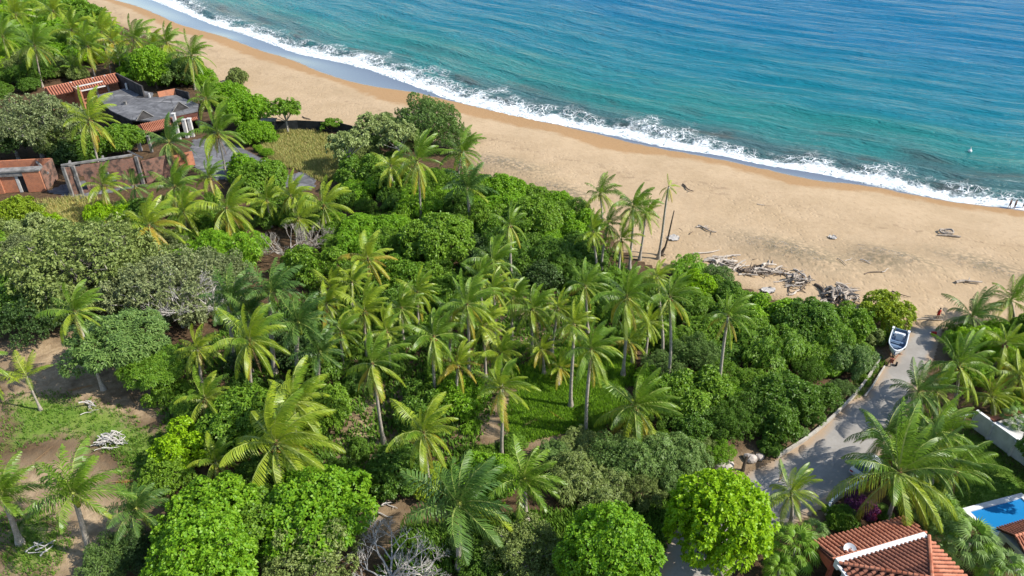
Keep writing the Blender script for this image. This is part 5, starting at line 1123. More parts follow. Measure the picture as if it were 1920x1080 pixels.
# ------------------------------------------------------------------ palms (picture position of crown, half width, foot or height)
C_, Y_, RY = 'coco', 'young', 'royal'
PALMS = [
 # beyond the ruined house, along the far beach edge
 (65,86,50,(80,163),C_,'green','tall palm with hanging yellow fronds beyond the grey tree, trunk showing over the roof','Y'),
 (100,22,44,9,C_,'lime','lime coloured palm at the top edge of the grove beyond the ruin',''),
 (30,28,42,8,C_,'lime','palm in the far corner of the grove where the picture ends',''),
 (135,58,40,8,C_,'lime','lime palm behind the tall one with hanging yellow fronds',''),
 (165,88,40,8,C_,'green','palm with curled fronds above the orange brick wall',''),
 (190,60,38,7,C_,'lime','bright palm at the sand edge of the far grove',''),
 (212,80,34,7,C_,'yellow','yellowish palm inside the far grove above the roofless room','Y'),
 (252,74,42,(262,148),C_,'green','largest palm at the beach edge behind the ruined house','' ),
 (285,90,34,7,C_,'lime','yellow green palm between two darker ones at the beach edge',''),
 (313,82,40,(318,150),C_,'green','palm rising over the round tree behind the ruined house',''),
 (360,105,38,(366,168),C_,'green','last palm of the far row with fronds over bare sand','Y'),
 (140,128,30,(142,148),Y_,'green','young palm with upright leaves by the far wall',''),
 (205,118,28,(208,140),Y_,'lime','small pale young palm before the far wall',''),
 (224,112,28,(226,136),Y_,'dark','small dark young palm near the wall corner',''),
 (5,70,40,8,C_,'green','palm cut by the picture edge near the tall yellow fringed one',''),
 # around the ruined house
 (168,226,52,(191,328),C_,'lime','palm with bright yellow lower fronds before the ruined house','YO'),
 (317,268,46,(314,318),C_,'dark','dark palm before the tiled awning columns',''),
 (408,250,52,(426,336),C_,'green','palm with pale lower fronds over the grey driveway','Y'),
 (386,186,36,(398,232),C_,'green','palm beside the awning end above the driveway palm',''),
 (193,348,40,(203,400),C_,'lime','yellowish palm standing before the pier of the ruined front wall','Y'),
 (253,350,32,(256,388),C_,'dark','small dark palm against the ruined brick front wall',''),
 (328,352,50,(334,410),C_,'green','broad palm before the brick pier of the ruin',''),
 (393,332,32,5,C_,'green','small palm over the driveway edge by the ruin',''),
 (425,392,60,(436,450),C_,'lime','large palm with orange fringe beside the bare grey shrub','YO'),
 (280,424,58,(292,497),C_,'yellow','bright yellow palm among olive shrubs','Y'),
 (345,398,46,(352,445),C_,'lime','palm with golden drooping fronds beside the bright yellow one','Y'),
 (545,368,42,6,C_,'lime','palm with upswept fronds below the grey driveway bend',''),
 (607,386,52,5,C_,'lime','pale palm with broad arching fronds below the dry grass plot',''),
 (560,410,40,4,C_,'lime','low pale palm beside the bare grey shrub',''),
 (500,376,38,5,C_,'lime','low arching palm between driveway and bare shrub',''),
 # centre, towards the beach
 (782,302,54,(790,417),C_,'green','tall slim palm with long bare trunk rising from the central bushes','Y'),
 (733,312,38,7,C_,'lime','yellow green palm leaning close behind the tall slim one',''),
 (866,287,44,(858,345),C_,'green','palm with golden drooping fronds at the sand edge of the bushes','Y'),
 (876,352,52,(882,420),RY,'dark','dark feathery drooping palm among bushes by the sand',''),
 (956,422,36,(960,538),C_,'green','slim palm with brown hanging fronds over the bright bushes','S'),
 (1125,364,36,(1130,425),C_,'green','dark star shaped palm at the beach edge',''),
 (1187,389,46,(1180,505),C_,'green','tall dark palm with thin curving trunk against the sand',''),
 (1211,402,32,(1199,487),C_,'lime','palm with brown skirt of dead fronds on the beach','S'),
 (1254,350,24,(1234,485),C_,'lime','thin tall palm with tiny crown standing on sand beside a dead trunk','TS'),
 (1112,434,36,(1119,515),C_,'lime','palm with orange skirt of dry fronds in front of the beach palms','O'),
 (1140,420,32,8,C_,'green','crown tucked between the orange skirted palm and the tall dark one',''),
 (1165,450,36,6,C_,'lime','pale low crown behind the tall dark palm by the sand',''),
 (924,492,50,(926,575),C_,'green','palm with long level fronds in shade of the central bushes',''),
 # the central grove
 (690,486,50,(694,560),C_,'yellow','yellow tinted palm before the central bushes','Y'),
 (620,540,42,5,C_,'lime','low lime palm between round bush and grove',''),
 (683,584,56,(688,668),C_,'lime','lime palm with broad tangled crown at the near side of the dark cluster',''),
 (753,578,44,(758,650),C_,'green','palm with pale spray of fronds left of the tall coconut trunks',''),
 (660,530,40,6,C_,'lime','lime crown above the broad tangled one',''),
 (876,572,58,(881,722),C_,'green','tall palm with orange nuts and long straight pale trunk in mid grove','Y'),
 (925,545,42,9,C_,'lime','crown close behind the tall palm with orange nuts',''),
 (900,520,40,8,C_,'green','upswept crown at the shaded back of the grove',''),
 (813,632,60,(815,752),C_,'green','palm with orange tipped frond and slim trunk over deep shade','O'),
 (998,580,50,(998,660),C_,'green','palm over the patch of bare red soil','Y'),
 (1097,537,46,(1102,622),C_,'green','palm with pale hanging frond before the dark bushes','Y'),
 (1075,608,44,(1070,762),C_,'lime','yellow green palm with long dark trunk in the sunny grass','Y'),
 (1175,558,62,(1168,704),C_,'green','tall wide palm with long pale trunk at the edge of the thicket','Y'),
 (1256,558,52,(1252,716),C_,'green','tall palm with yellow skirt beside the thicket','SY'),
 (1232,520,34,(1241,672),C_,'lime','slender palm behind the yellow skirted one',''),
 (1365,594,48,(1345,736),C_,'green','lone palm with leaning pale trunk rising from the thicket','Y'),
 (1108,655,60,(1098,816),C_,'green','palm with two toned crown over the bright grass clearing','Y'),
 (938,664,52,(942,745),C_,'lime','pale crown above the palm at the clearing edge',''),
 (940,728,60,(941,862),C_,'lime','palm with hanging golden fronds at the clearing edge','YS'),
 (1015,655,34,(1020,700),C_,'yellow','small golden palm in shade of the clearing','Y'),
 (1180,640,36,(1186,680),C_,'yellow','low golden palm near the pale trunk at the thicket edge','Y'),
 (1050,690,34,(1046,722),C_,'yellow','low palm with drooping golden fronds beside a dark trunk','Y'),
 (468,640,68,(478,765),C_,'lime','palm with orange skirt and wide yellow fronds before the dark cluster','O'),
 (698,682,66,(720,830),C_,'green','palm with long white trunk over the dark path','YO'),
 (371,655,44,(380,725),C_,'lime','pale upswept palm at the near edge of the grey canopy',''),
 (384,748,54,(394,800),C_,'lime','low palm with fronds hanging into deep shade',''),
 (430,560,56,(440,690),RY,'dark','dark feathery palm at the grey canopy edge',''),
 (508,548,62,(515,700),RY,'dark','tall dark feathery palm heading the dark cluster',''),
 (560,606,62,(560,720),RY,'dark','broad dark feathery palm in the middle of the dark cluster',''),
 (600,660,50,(598,740),RY,'dark','low dark feathery palm at the skirt of the dark cluster',''),
 (468,585,48,(470,700),RY,'dark','dark feathery palm behind the orange skirted one',''),
 (1190,762,78,(1196,822),C_,'green','broad low palm with arching fronds over grey green shrubs','YO'),
 (794,812,68,(804,925),C_,'lime','palm with yellow hanging frond over the shaded path','Y'),
 (518,832,124,(530,925),C_,'lime','largest palm, silky wide crown above the bright round trees',''),
 (552,754,74,(560,860),C_,'lime','palm crown rising just behind the largest silky one',''),
 (405,866,46,(412,905),C_,'lime','low palm tucked beside the largest silky crown',''),
 (725,622,48,7,C_,'lime','lime crown between the broad tangled palm and the slim trunks',''),
 (846,590,46,8,C_,'green','crown leaning against the palm with orange nuts',''),
 (782,548,42,7,C_,'lime','lime crown behind the pale sprayed palm',''),
 (907,612,48,8,C_,'lime','crown filling the gap right below the palm with orange nuts','Y'),
 (962,560,40,7,C_,'green','crown between nut bearing palm and red soil palm',''),
 (640,622,46,6,C_,'green','green crown beside the dark feathery cluster',''),
 (858,684,46,6,C_,'yellow','golden fringed crown below the nut bearing palm','Y'),
 (1046,578,38,7,C_,'lime','small lime crown beside the red soil palm',''),
 (1216,604,40,6,C_,'lime','low crown under the tall wide palm at the thicket',''),
 (612,572,44,7,C_,'lime','lime crown rising from the seaward side of the dark cluster',''),
 (1660,815,68,(1668,890),C_,'dark','palm between huge palm and road with fronds over the concrete',''),
 (1732,868,74,(1728,940),C_,'dark','dark palm crowded against the huge one',''),
 # near side
 (983,898,72,(986,976),RY,'green','royal palm with orange trunk between olive bushes',''),
 (860,945,110,(862,1065),RY,'dark','big dark royal palm with long orange dead frond','O'),
 (137,926,88,(172,1042),RY,'green','royal palm with slanting trunk before the dry clearing',''),
 (4,925,74,(38,1018),RY,'green','royal palm with yellow crownshaft cut by the picture edge',''),
 (255,955,58,(250,1015),RY,'dark','young royal palm beside the bright round trees',''),
 (50,706,46,(76,768),Y_,'lime','young palm with forked pale foot on the clearing',''),
 (140,585,55,(194,730),C_,'green','palm with slanting pale trunk under the fern leaved tree','P'),
 # beside the road and the pool
 (1798,686,66,(1788,763),C_,'green','palm with thick dark trunk between road and terrace',''),
 (1822,594,52,(1826,634),C_,'dark','dark palm on the beach end of the road',''),
 (1895,564,48,(1900,610),C_,'green','palm behind the dark one at the beach end of the road',''),
 (1885,645,50,4,C_,'lime','pale broad leaved palm beside the bright climber',''),
 (1912,705,48,(1912,750),C_,'yellow','golden palm by the terrace building','Y'),
 (1860,745,44,(1862,775),C_,'lime','low palm against the terrace building',''),
 (1722,735,54,(1728,800),C_,'dark','dark palm leaning its fronds over the road',''),
 (1755,735,50,(1752,790),C_,'green','palm close behind the dark one over the road',''),
 (1686,886,116,(1664,975),C_,'green','huge palm hanging over the parked silver car','Y'),
 (1752,808,78,(1744,905),C_,'green','palm standing behind the huge one beside the lawn',''),
 (1790,880,70,(1776,935),C_,'green','palm with fronds reaching over the lawn',''),
 (1975,600,50,(1980,650),C_,'green','palm past the picture border behind the beach end palms',''),
 (2030,660,54,(2034,720),C_,'lime','palm past the picture border in the scrub beyond the terrace',''),
 (-60,690,70,(-50,800),C_,'green','palm past the picture border beside the young clearing palm',''),
 (1483,925,60,(1482,985),C_,'lime','palm with short brown trunk between round tree and road','Y'),
]
for p in PALMS:
    palm(p[0], p[1], p[2], p[3], p[4], p[5], p[6], p[7], 'palms of the coastal grove', dark=(p[5] == 'dark' and p[4] == C_))
# dead trunk without a crown, and its foot
b = G(1240, 478); c = at_y(1264, 395, b[1]); t = thing('dead_palm_trunk', 'bare dead palm trunk without crown leaning on the sand', 'palm trunk', b)
m = MB(); v = c - b; m.tube([(-.1, 0, -.2), (.0, 0, .3), v * .18 + Vector((.25, 0, 0)), v * .45 + Vector((.25, 0, 0)), v * .75 + Vector((.1, 0, 0)), v], [.5, .32, .17, .14, .12, .09], 7); m.build('trunk', M['palm_bark_dark'], t)
m = MB()
for i in range(6): a = i * 1.05; m.tube([(0, 0, .25), (.5 * math.cos(a), .4 * math.sin(a), .1), (1.0 * math.cos(a), .7 * math.sin(a), -.1)], [.12, .08, .03], 4)
m.build('roots', M['twig_dark'], t)

FLAT = [frond_mesh(0, R(4), .12, 0, 'dead', 980 + k) for k in range(3)]
for me in FLAT:
    for v in me.vertices: v.co.z = max(.012, v.co.z * .25 + .03)
# fallen fronds and litter on the open ground
for i, (px, py, ln, rz, lab) in enumerate([(120,735,3.2,.4,'dry fallen frond on shaded soil near the young palm'), (255,760,3.0,2.2,'fallen frond between slanting trunk and brush pile'), (60,870,2.8,1.2,'fallen frond on the sunny clearing above the royal palm'),
    (210,905,3.0,.1,'fallen frond on bare soil beside the royal palm crown'), (110,990,2.6,2.7,'fallen frond between the two slanting royal trunks'), (700,790,3.2,.9,'fallen frond beside the long white trunk'), (685,850,2.8,2.0,'fallen frond on the dark path near its bend'),
    (760,985,2.8,.3,'fallen frond on the red soil path'), (980,800,3.0,.6,'fallen frond at the foot of the clearing palms'), (1060,790,2.6,2.4,'fallen frond on the grass by the dark trunk'), (1460,905,2.2,1.0,'fallen frond on the road edge near the boulders'), (1205,965,2.4,.2,'fallen frond on dry soil between the round trees')]):
    b = G(px, py); o = bpy.data.objects.new('fallen_frond', FLAT[i % 3]); COL.objects.link(o); o.location = b + Vector((0, 0, .02)); o.scale = (ln,) * 3; o.rotation_euler = (R(0), R(0), rz)
    setmat(o, M['frond_dead' if i % 3 else 'frond_orange'], M['rachis_dead']); tag(o, lab, 'palm frond', 'fallen palm fronds')

# ------------------------------------------------------------------ fan palms round the villa
def fan_leaf(seed):
    r = random.Random(seed); vs = [(0, 0, 0)]; fs = []; n = 15
    for i in range(n + 1):
        a = R(-120 + 240 * i / n); rad = .34 * (1 - .15 * abs(a) / R(135)); z = .04 * (i % 2) - .03
        vs.append((.12 + rad * math.cos(a), rad * math.sin(a), z - .10 * rad))
    for i in range(n):
        a = R(-120 + 240 * (i + .5) / n); l = 1.0 * (1 - .12 * abs(a) / R(135)) * r.uniform(.92, 1.06); vs.append((.12 + .8 * l * math.cos(a), .8 * l * math.sin(a), -.55)); fs += [(0, i + 1, i + 2), (i + 1, n + 2 + i, i + 2)]
    b = len(vs); vs += [(-1.0, -.02, -.35), (-1.0, .02, -.35), (.05, .02, .0), (.05, -.02, .0)]; fs.append((b, b + 1, b + 2, b + 3))
    me = bpy.data.meshes.new('fan_leaf'); me.from_pydata(vs, [], fs); me.update(); return me
FANS = [fan_leaf(i) for i in range(4)]
def fan_palm(cx, cy, rpx, h, label, leaf='leaf_sage', n=36, seed=0):
    r = random.Random(seed + 400); c = P(cx, cy, h); rad = rpx / scale_at(c); b = Vector((c[0], c[1], 0)); t = thing('fan_palm', label, 'fan palm', b, 0, 'fan palms round the villa')
    m = MB(); m.tube([(0, 0, -.3), (.05, .02, h * .5), (0, 0, h)], [.2, .15, .14], 7); m.build('trunk', M['palm_bark'], t)
    for i in range(n):
        a = i / (n - 1); el = R(82 - 108 * a); az = i * GOLD; d = Vector((math.cos(az) * math.cos(el), math.sin(az) * math.cos(el), math.sin(el))); s = rad * .42 * r.uniform(.85, 1.15)
        o = bpy.data.objects.new('fan_leaf', FANS[i % 4]); COL.objects.link(o); o.parent = t; o.location = Vector((0, 0, h)) + d * rad * .62
        o.rotation_euler = (r.uniform(-.3, .3), -el + .5, az); o.scale = (s, s, s); setmat(o, M['leaf_yellow' if a > .93 and r.random() < .4 else (leaf if r.random() < .8 else 'leaf_mid')])
for i, a in enumerate([(1760,965,52,2.6,'fan palm between bougainvillea and pool','leaf_sage'), (1818,1020,62,2.6,'broad fan palm beside the hipped roof, nearest the pool corner','leaf_sage'), (1880,1070,52,2.2,'fan palm at the lower corner beside the pool house','leaf_sage'), (1770,1010,40,2.0,'small fan palm close to the white parapet end','leaf_sage'),
    (1490,1030,58,2.4,'bright fan palm beside the porch columns','leaf_mid'), (1462,1068,40,1.8,'low fan palm at the foot of the round yellow green tree','leaf_mid'), (1525,1000,34,1.6,'little fan palm before the porch eave','leaf_sage'), (1905,790,36,2.4,'fan palm against the terrace wall','leaf_sage'), (1850,1055,40,2.0,'fan palm right under the sunlit tile slope','leaf_mid')]): fan_palm(*a, seed=i)

# ------------------------------------------------------------------ trees and single shrubs
def T(kind, cx, cy, r, leaf, label, name='tree', cat='tree', **k): return plant(kind, cx, cy, r, leaf, label, name, cat, **k)
T('knob', 1348, 974, 96, 'leaf_lime', 'large round yellow green tree beside the road bend', lift=1.2)
T('round', 1142, 1040, 98, 'leaf_bright', 'round bright green tree at the picture bottom between olive bushes', lift=1.0)
T('wide', 395, 975, 96, 'leaf_bright', 'wide bright green tree below the largest silky palm, clearing side', lift=1.0, squash=.9)
T('wide', 590, 965, 104, 'leaf_bright', 'wide bright green tree beside the bare soil path', lift=1.0, squash=.9)
T('wide', 490, 985, 84, 'leaf_mid', 'lower bright green tree joining the two wide bright trees', lift=.6, squash=.9)
T('round', 376, 1064, 102, 'leaf_bright', 'dome shaped bright tree at the bottom picture border near grey shrubs', lift=.8)
T('fine', 585, 1050, 100, 'leaf_olive', 'olive grey feathery tree at the bottom border between bright trees', twig='twig')
T('bare', 790, 1062, 60, 'leaf_olive', 'smaller leafless whitish shrub beside the larger one at the bottom border', 'bare_shrub', 'shrub', twig='twig_white')
T('bare', 730, 1056, 92, 'leaf_olive', 'leafless whitish shrub at the bottom border', 'bare_shrub', 'shrub', twig='twig_white')
T('fine', 982, 1036, 84, 'leaf_olive', 'olive bush with fine leaves beside the round bright tree', twig='twig')
T('fine', 905, 1062, 50, 'leaf_deep', 'dark bush behind the orange dead frond', 'shrub', 'shrub')
T('fine', 218, 1030, 46, 'leaf_sage', 'grey green shrub with upright shoots beside the slanting royal palm', 'shrub', 'shrub', twig='twig')
T('fine', 262, 1040, 48, 'leaf_dark', 'dark grey shrub at the side of the dome shaped bright tree', 'shrub', 'shrub')
T('fine', 195, 1072, 46, 'leaf_sage', 'grey green shrub at the bottom border by the royal palms', 'shrub', 'shrub', twig='twig')
T('bush', 345, 846, 54, 'leaf_lime', 'yellow green shrub with tall shoots beside the grass clearing', 'shrub', 'shrub')
T('bush', 318, 890, 40, 'leaf_mid', 'green shrub below the yellow green one at the clearing', 'shrub', 'shrub')
T('wide', 455, 790, 78, 'leaf_mid', 'round green tree behind the largest silky palm')
T('wide', 600, 770, 60, 'leaf_mid', 'green tree at the shaded path behind the silky crowns')
T('bush', 865, 745, 46, 'leaf_bright', 'bright bush under the tall palm with straight trunk', 'shrub', 'shrub')
T('bush', 790, 770, 50, 'leaf_deep', 'deep green bush beside the white palm trunk', 'shrub', 'shrub')
T('wide', 745, 885, 58, 'leaf_deep', 'dark rounded bush on the near end of the shaded path', 'shrub', 'shrub')
T('bush', 800, 905, 38, 'leaf_yellow', 'light green shrub beside the dark rounded bush', 'shrub', 'shrub')
T('wide', 905, 905, 66, 'leaf_bright', 'bright tree behind the big dark royal palm')
T('bush', 1660, 585, 44, 'leaf_yellow', 'yellow green bush at the sand beside the driftwood heap', 'shrub', 'shrub')
T('bush', 1636, 634, 22, 'leaf_olive', 'low olive bush behind the skiff', 'shrub', 'shrub')
T('spray', 1290, 505, 36, 'leaf_bright', 'bright bush under the two beach trunks', 'shrub', 'shrub')
T('bush', 1310, 540, 34, 'leaf_lime', 'lime green bush behind the yellow skirted palm', 'shrub', 'shrub')
T('fine', 1345, 520, 34, 'leaf_sage', 'grey green shrub before the loose driftwood', 'shrub', 'shrub', twig='twig')
T('wide', 820, 452, 68, 'leaf_mid', 'dense dark rounded tree below the slim palm trunk')
T('bush', 585, 505, 50, 'leaf_mid', 'round green bush beside the bare grey shrub', 'shrub', 'shrub')
T('bare', 545, 462, 64, 'leaf_olive', 'bare grey shrub of tangled twigs among palms', 'bare_shrub', 'shrub', twig='twig')
T('bare', 590, 445, 40, 'leaf_olive', 'smaller bare grey shrub against the central bushes', 'bare_shrub', 'shrub', twig='twig')
T('layer', 215, 640, 98, 'leaf_sage', 'fern leaved tree with flat green layers over the clearing', lift=1.0)
T('layer', 290, 690, 62, 'leaf_mid', 'smaller fern leaved tree at the clearing edge', lift=.8)
T('fine', 150, 500, 120, 'leaf_olive', 'huge olive tree with dense fine leaves beside the dry grass', lift=1.5, twig='twig')
T('fine', 300, 545, 95, 'leaf_grey', 'dry grey tree with bare twigs showing through thin leaves', lift=1.2, twig='twig_white')
T('bare', 330, 560, 80, 'leaf_olive', 'leafless branches tangled over the grey canopy', 'bare_tree', 'tree', twig='twig_white', lift=2.0)
T('fine', 400, 520, 70, 'leaf_grey', 'straw grey thicket tree behind the dark palm cluster', twig='twig')
T('bare', 400, 560, 56, 'leaf_olive', 'smaller leafless crown beside the dark palm cluster', 'bare_tree', 'tree', twig='twig_white', lift=1.5)
T('wide', 40, 560, 70, 'leaf_deep', 'deep green tree at the picture edge below the olive canopy', lift=1.0)
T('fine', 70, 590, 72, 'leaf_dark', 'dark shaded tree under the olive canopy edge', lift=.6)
T('fine', 250, 480, 70, 'leaf_olive', 'olive tree behind the bright yellow palm')
T('spray', 420, 478, 60, 'leaf_bright', 'row of bright leafy bush below the orange fringed palm', 'shrub', 'shrub')
T('spray', 360, 485, 46, 'leaf_bright', 'bright leafy bush beside the yellow palm', 'shrub', 'shrub')
T('bare', 70, 225, 60, 'leaf_olive', 'pale leafless crown rising through the big grey leaved tree', 'bare_tree', 'tree', twig='twig', lift=4.0)
T('bare', 175, 470, 62, 'leaf_olive', 'bare twiggy crown on top of the huge olive tree', 'bare_tree', 'tree', twig='twig', lift=5.0)
T('bare', 110, 520, 46, 'leaf_olive', 'bare twigs at the shaded flank of the huge olive tree', 'bare_tree', 'tree', twig='twig', lift=3.0)
T('fine', 60, 238, 84, 'leaf_grey', 'big grey leaved tree with pale twigs beside the ruined house', lift=2.0, twig='twig_white')
T('fine', 20, 260, 60, 'leaf_dark', 'dark tree at the picture edge behind the brick outbuilding', lift=1.2, twig='twig')
T('fine', 110, 258, 50, 'leaf_olive', 'olive tree between grey tree and ruined house', lift=1.5, twig='twig')
T('wide', 226, 262, 42, 'leaf_mid', 'glossy green tree in front of the dark hall of the ruin', lift=1.0)
T('bush', 170, 284, 36, 'leaf_deep', 'dark bush behind the ruined front wall', 'shrub', 'shrub')
T('bush', 120, 290, 38, 'leaf_dark', 'shadowy bush behind the ruined front wall, outbuilding side', 'shrub', 'shrub')
T('round', 284, 124, 38, 'leaf_bright', 'round bright tree behind the ruined roof slab', lift=1.5)
T('fine', 335, 135, 40, 'leaf_sage', 'loose green tree beside the round bright one behind the ruin', lift=1.0)
T('wide', 20, 60, 40, 'leaf_bright', 'bright tree in the far grove at the picture edge')
T('wide', 460, 210, 48, 'leaf_bright', 'bright green mass of climbers over the far side of the ruin', lift=.5)
T('wide', 430, 178, 36, 'leaf_bright', 'bright tree at the sand beside the ruin', lift=.3)
T('wide', 478, 250, 34, 'leaf_bright', 'bright low tree between driveway and black fence')
T('bush', 445, 148, 22, 'leaf_olive', 'sparse light bush on the sand behind the ruin', 'shrub', 'shrub')
T('wide', 490, 335, 50, 'leaf_mid', 'green tree overhanging the grey driveway')
T('bush', 455, 318, 32, 'leaf_bright', 'bright bush at the driveway side', 'shrub', 'shrub')
T('sparse', 533, 205, 38, 'leaf_mid', 'small round topped tree with thin trunk before the sand', lift=2.2, twig='twig')
T('bush', 30, 405, 42, 'leaf_yellow', 'light yellow green bush at the picture edge below the brick outbuilding', 'shrub', 'shrub')
T('bush', 58, 445, 46, 'leaf_pale', 'pale green bush between the outbuilding and the huge olive tree', 'shrub', 'shrub')
T('spray', 12, 455, 36, 'leaf_lime', 'lime bush at the picture edge above the deep green tree', 'shrub', 'shrub')
T('fine', 808, 226, 64, 'leaf_sage', 'large olive tree on the sand edge by the black fence', lift=.8, twig='twig')
T('fine', 850, 262, 40, 'leaf_sage', 'smaller olive tree beside the golden fringed palm', twig='twig')
T('sparse', 700, 236, 44, 'leaf_pale', 'thin grey branched tree over the end of the black fence', lift=1.0, twig='twig_white')
T('sparse', 650, 268, 46, 'leaf_pale', 'spreading pale branched frangipani over dry grass', lift=2.0, twig='twig_white')
T('sparse', 745, 252, 46, 'leaf_pale', 'spreading pale branched frangipani beside the large olive tree', lift=1.6, twig='twig_white')
T('sparse', 620, 232, 22, 'leaf_mid', 'light bush behind the black fence on the sand', 'shrub', 'shrub')
T('bush', 690, 330, 50, 'leaf_deep', 'deep green bush at the corner of the dry grass plot', 'shrub', 'shrub')
T('spray', 1845, 642, 40, 'leaf_lime', 'bright lime climber covered tree among road side palms', lift=1.0)
T('fine', 1612, 950, 31, 'petal_purple', 'purple bougainvillea bush beside the porch roof', 'bougainvillea', 'shrub')
T('bush', 1627, 955, 17, 'petal_pink', 'pink flowering bush tucked against the purple bougainvillea', 'flowering_bush', 'shrub')
T('bush', 1590, 972, 22, 'leaf_deep', 'green bush growing into the purple bougainvillea', 'shrub', 'shrub')
T('bush', 1570, 975, 26, 'leaf_mid', 'green bush between verge wall and bougainvillea', 'shrub', 'shrub')

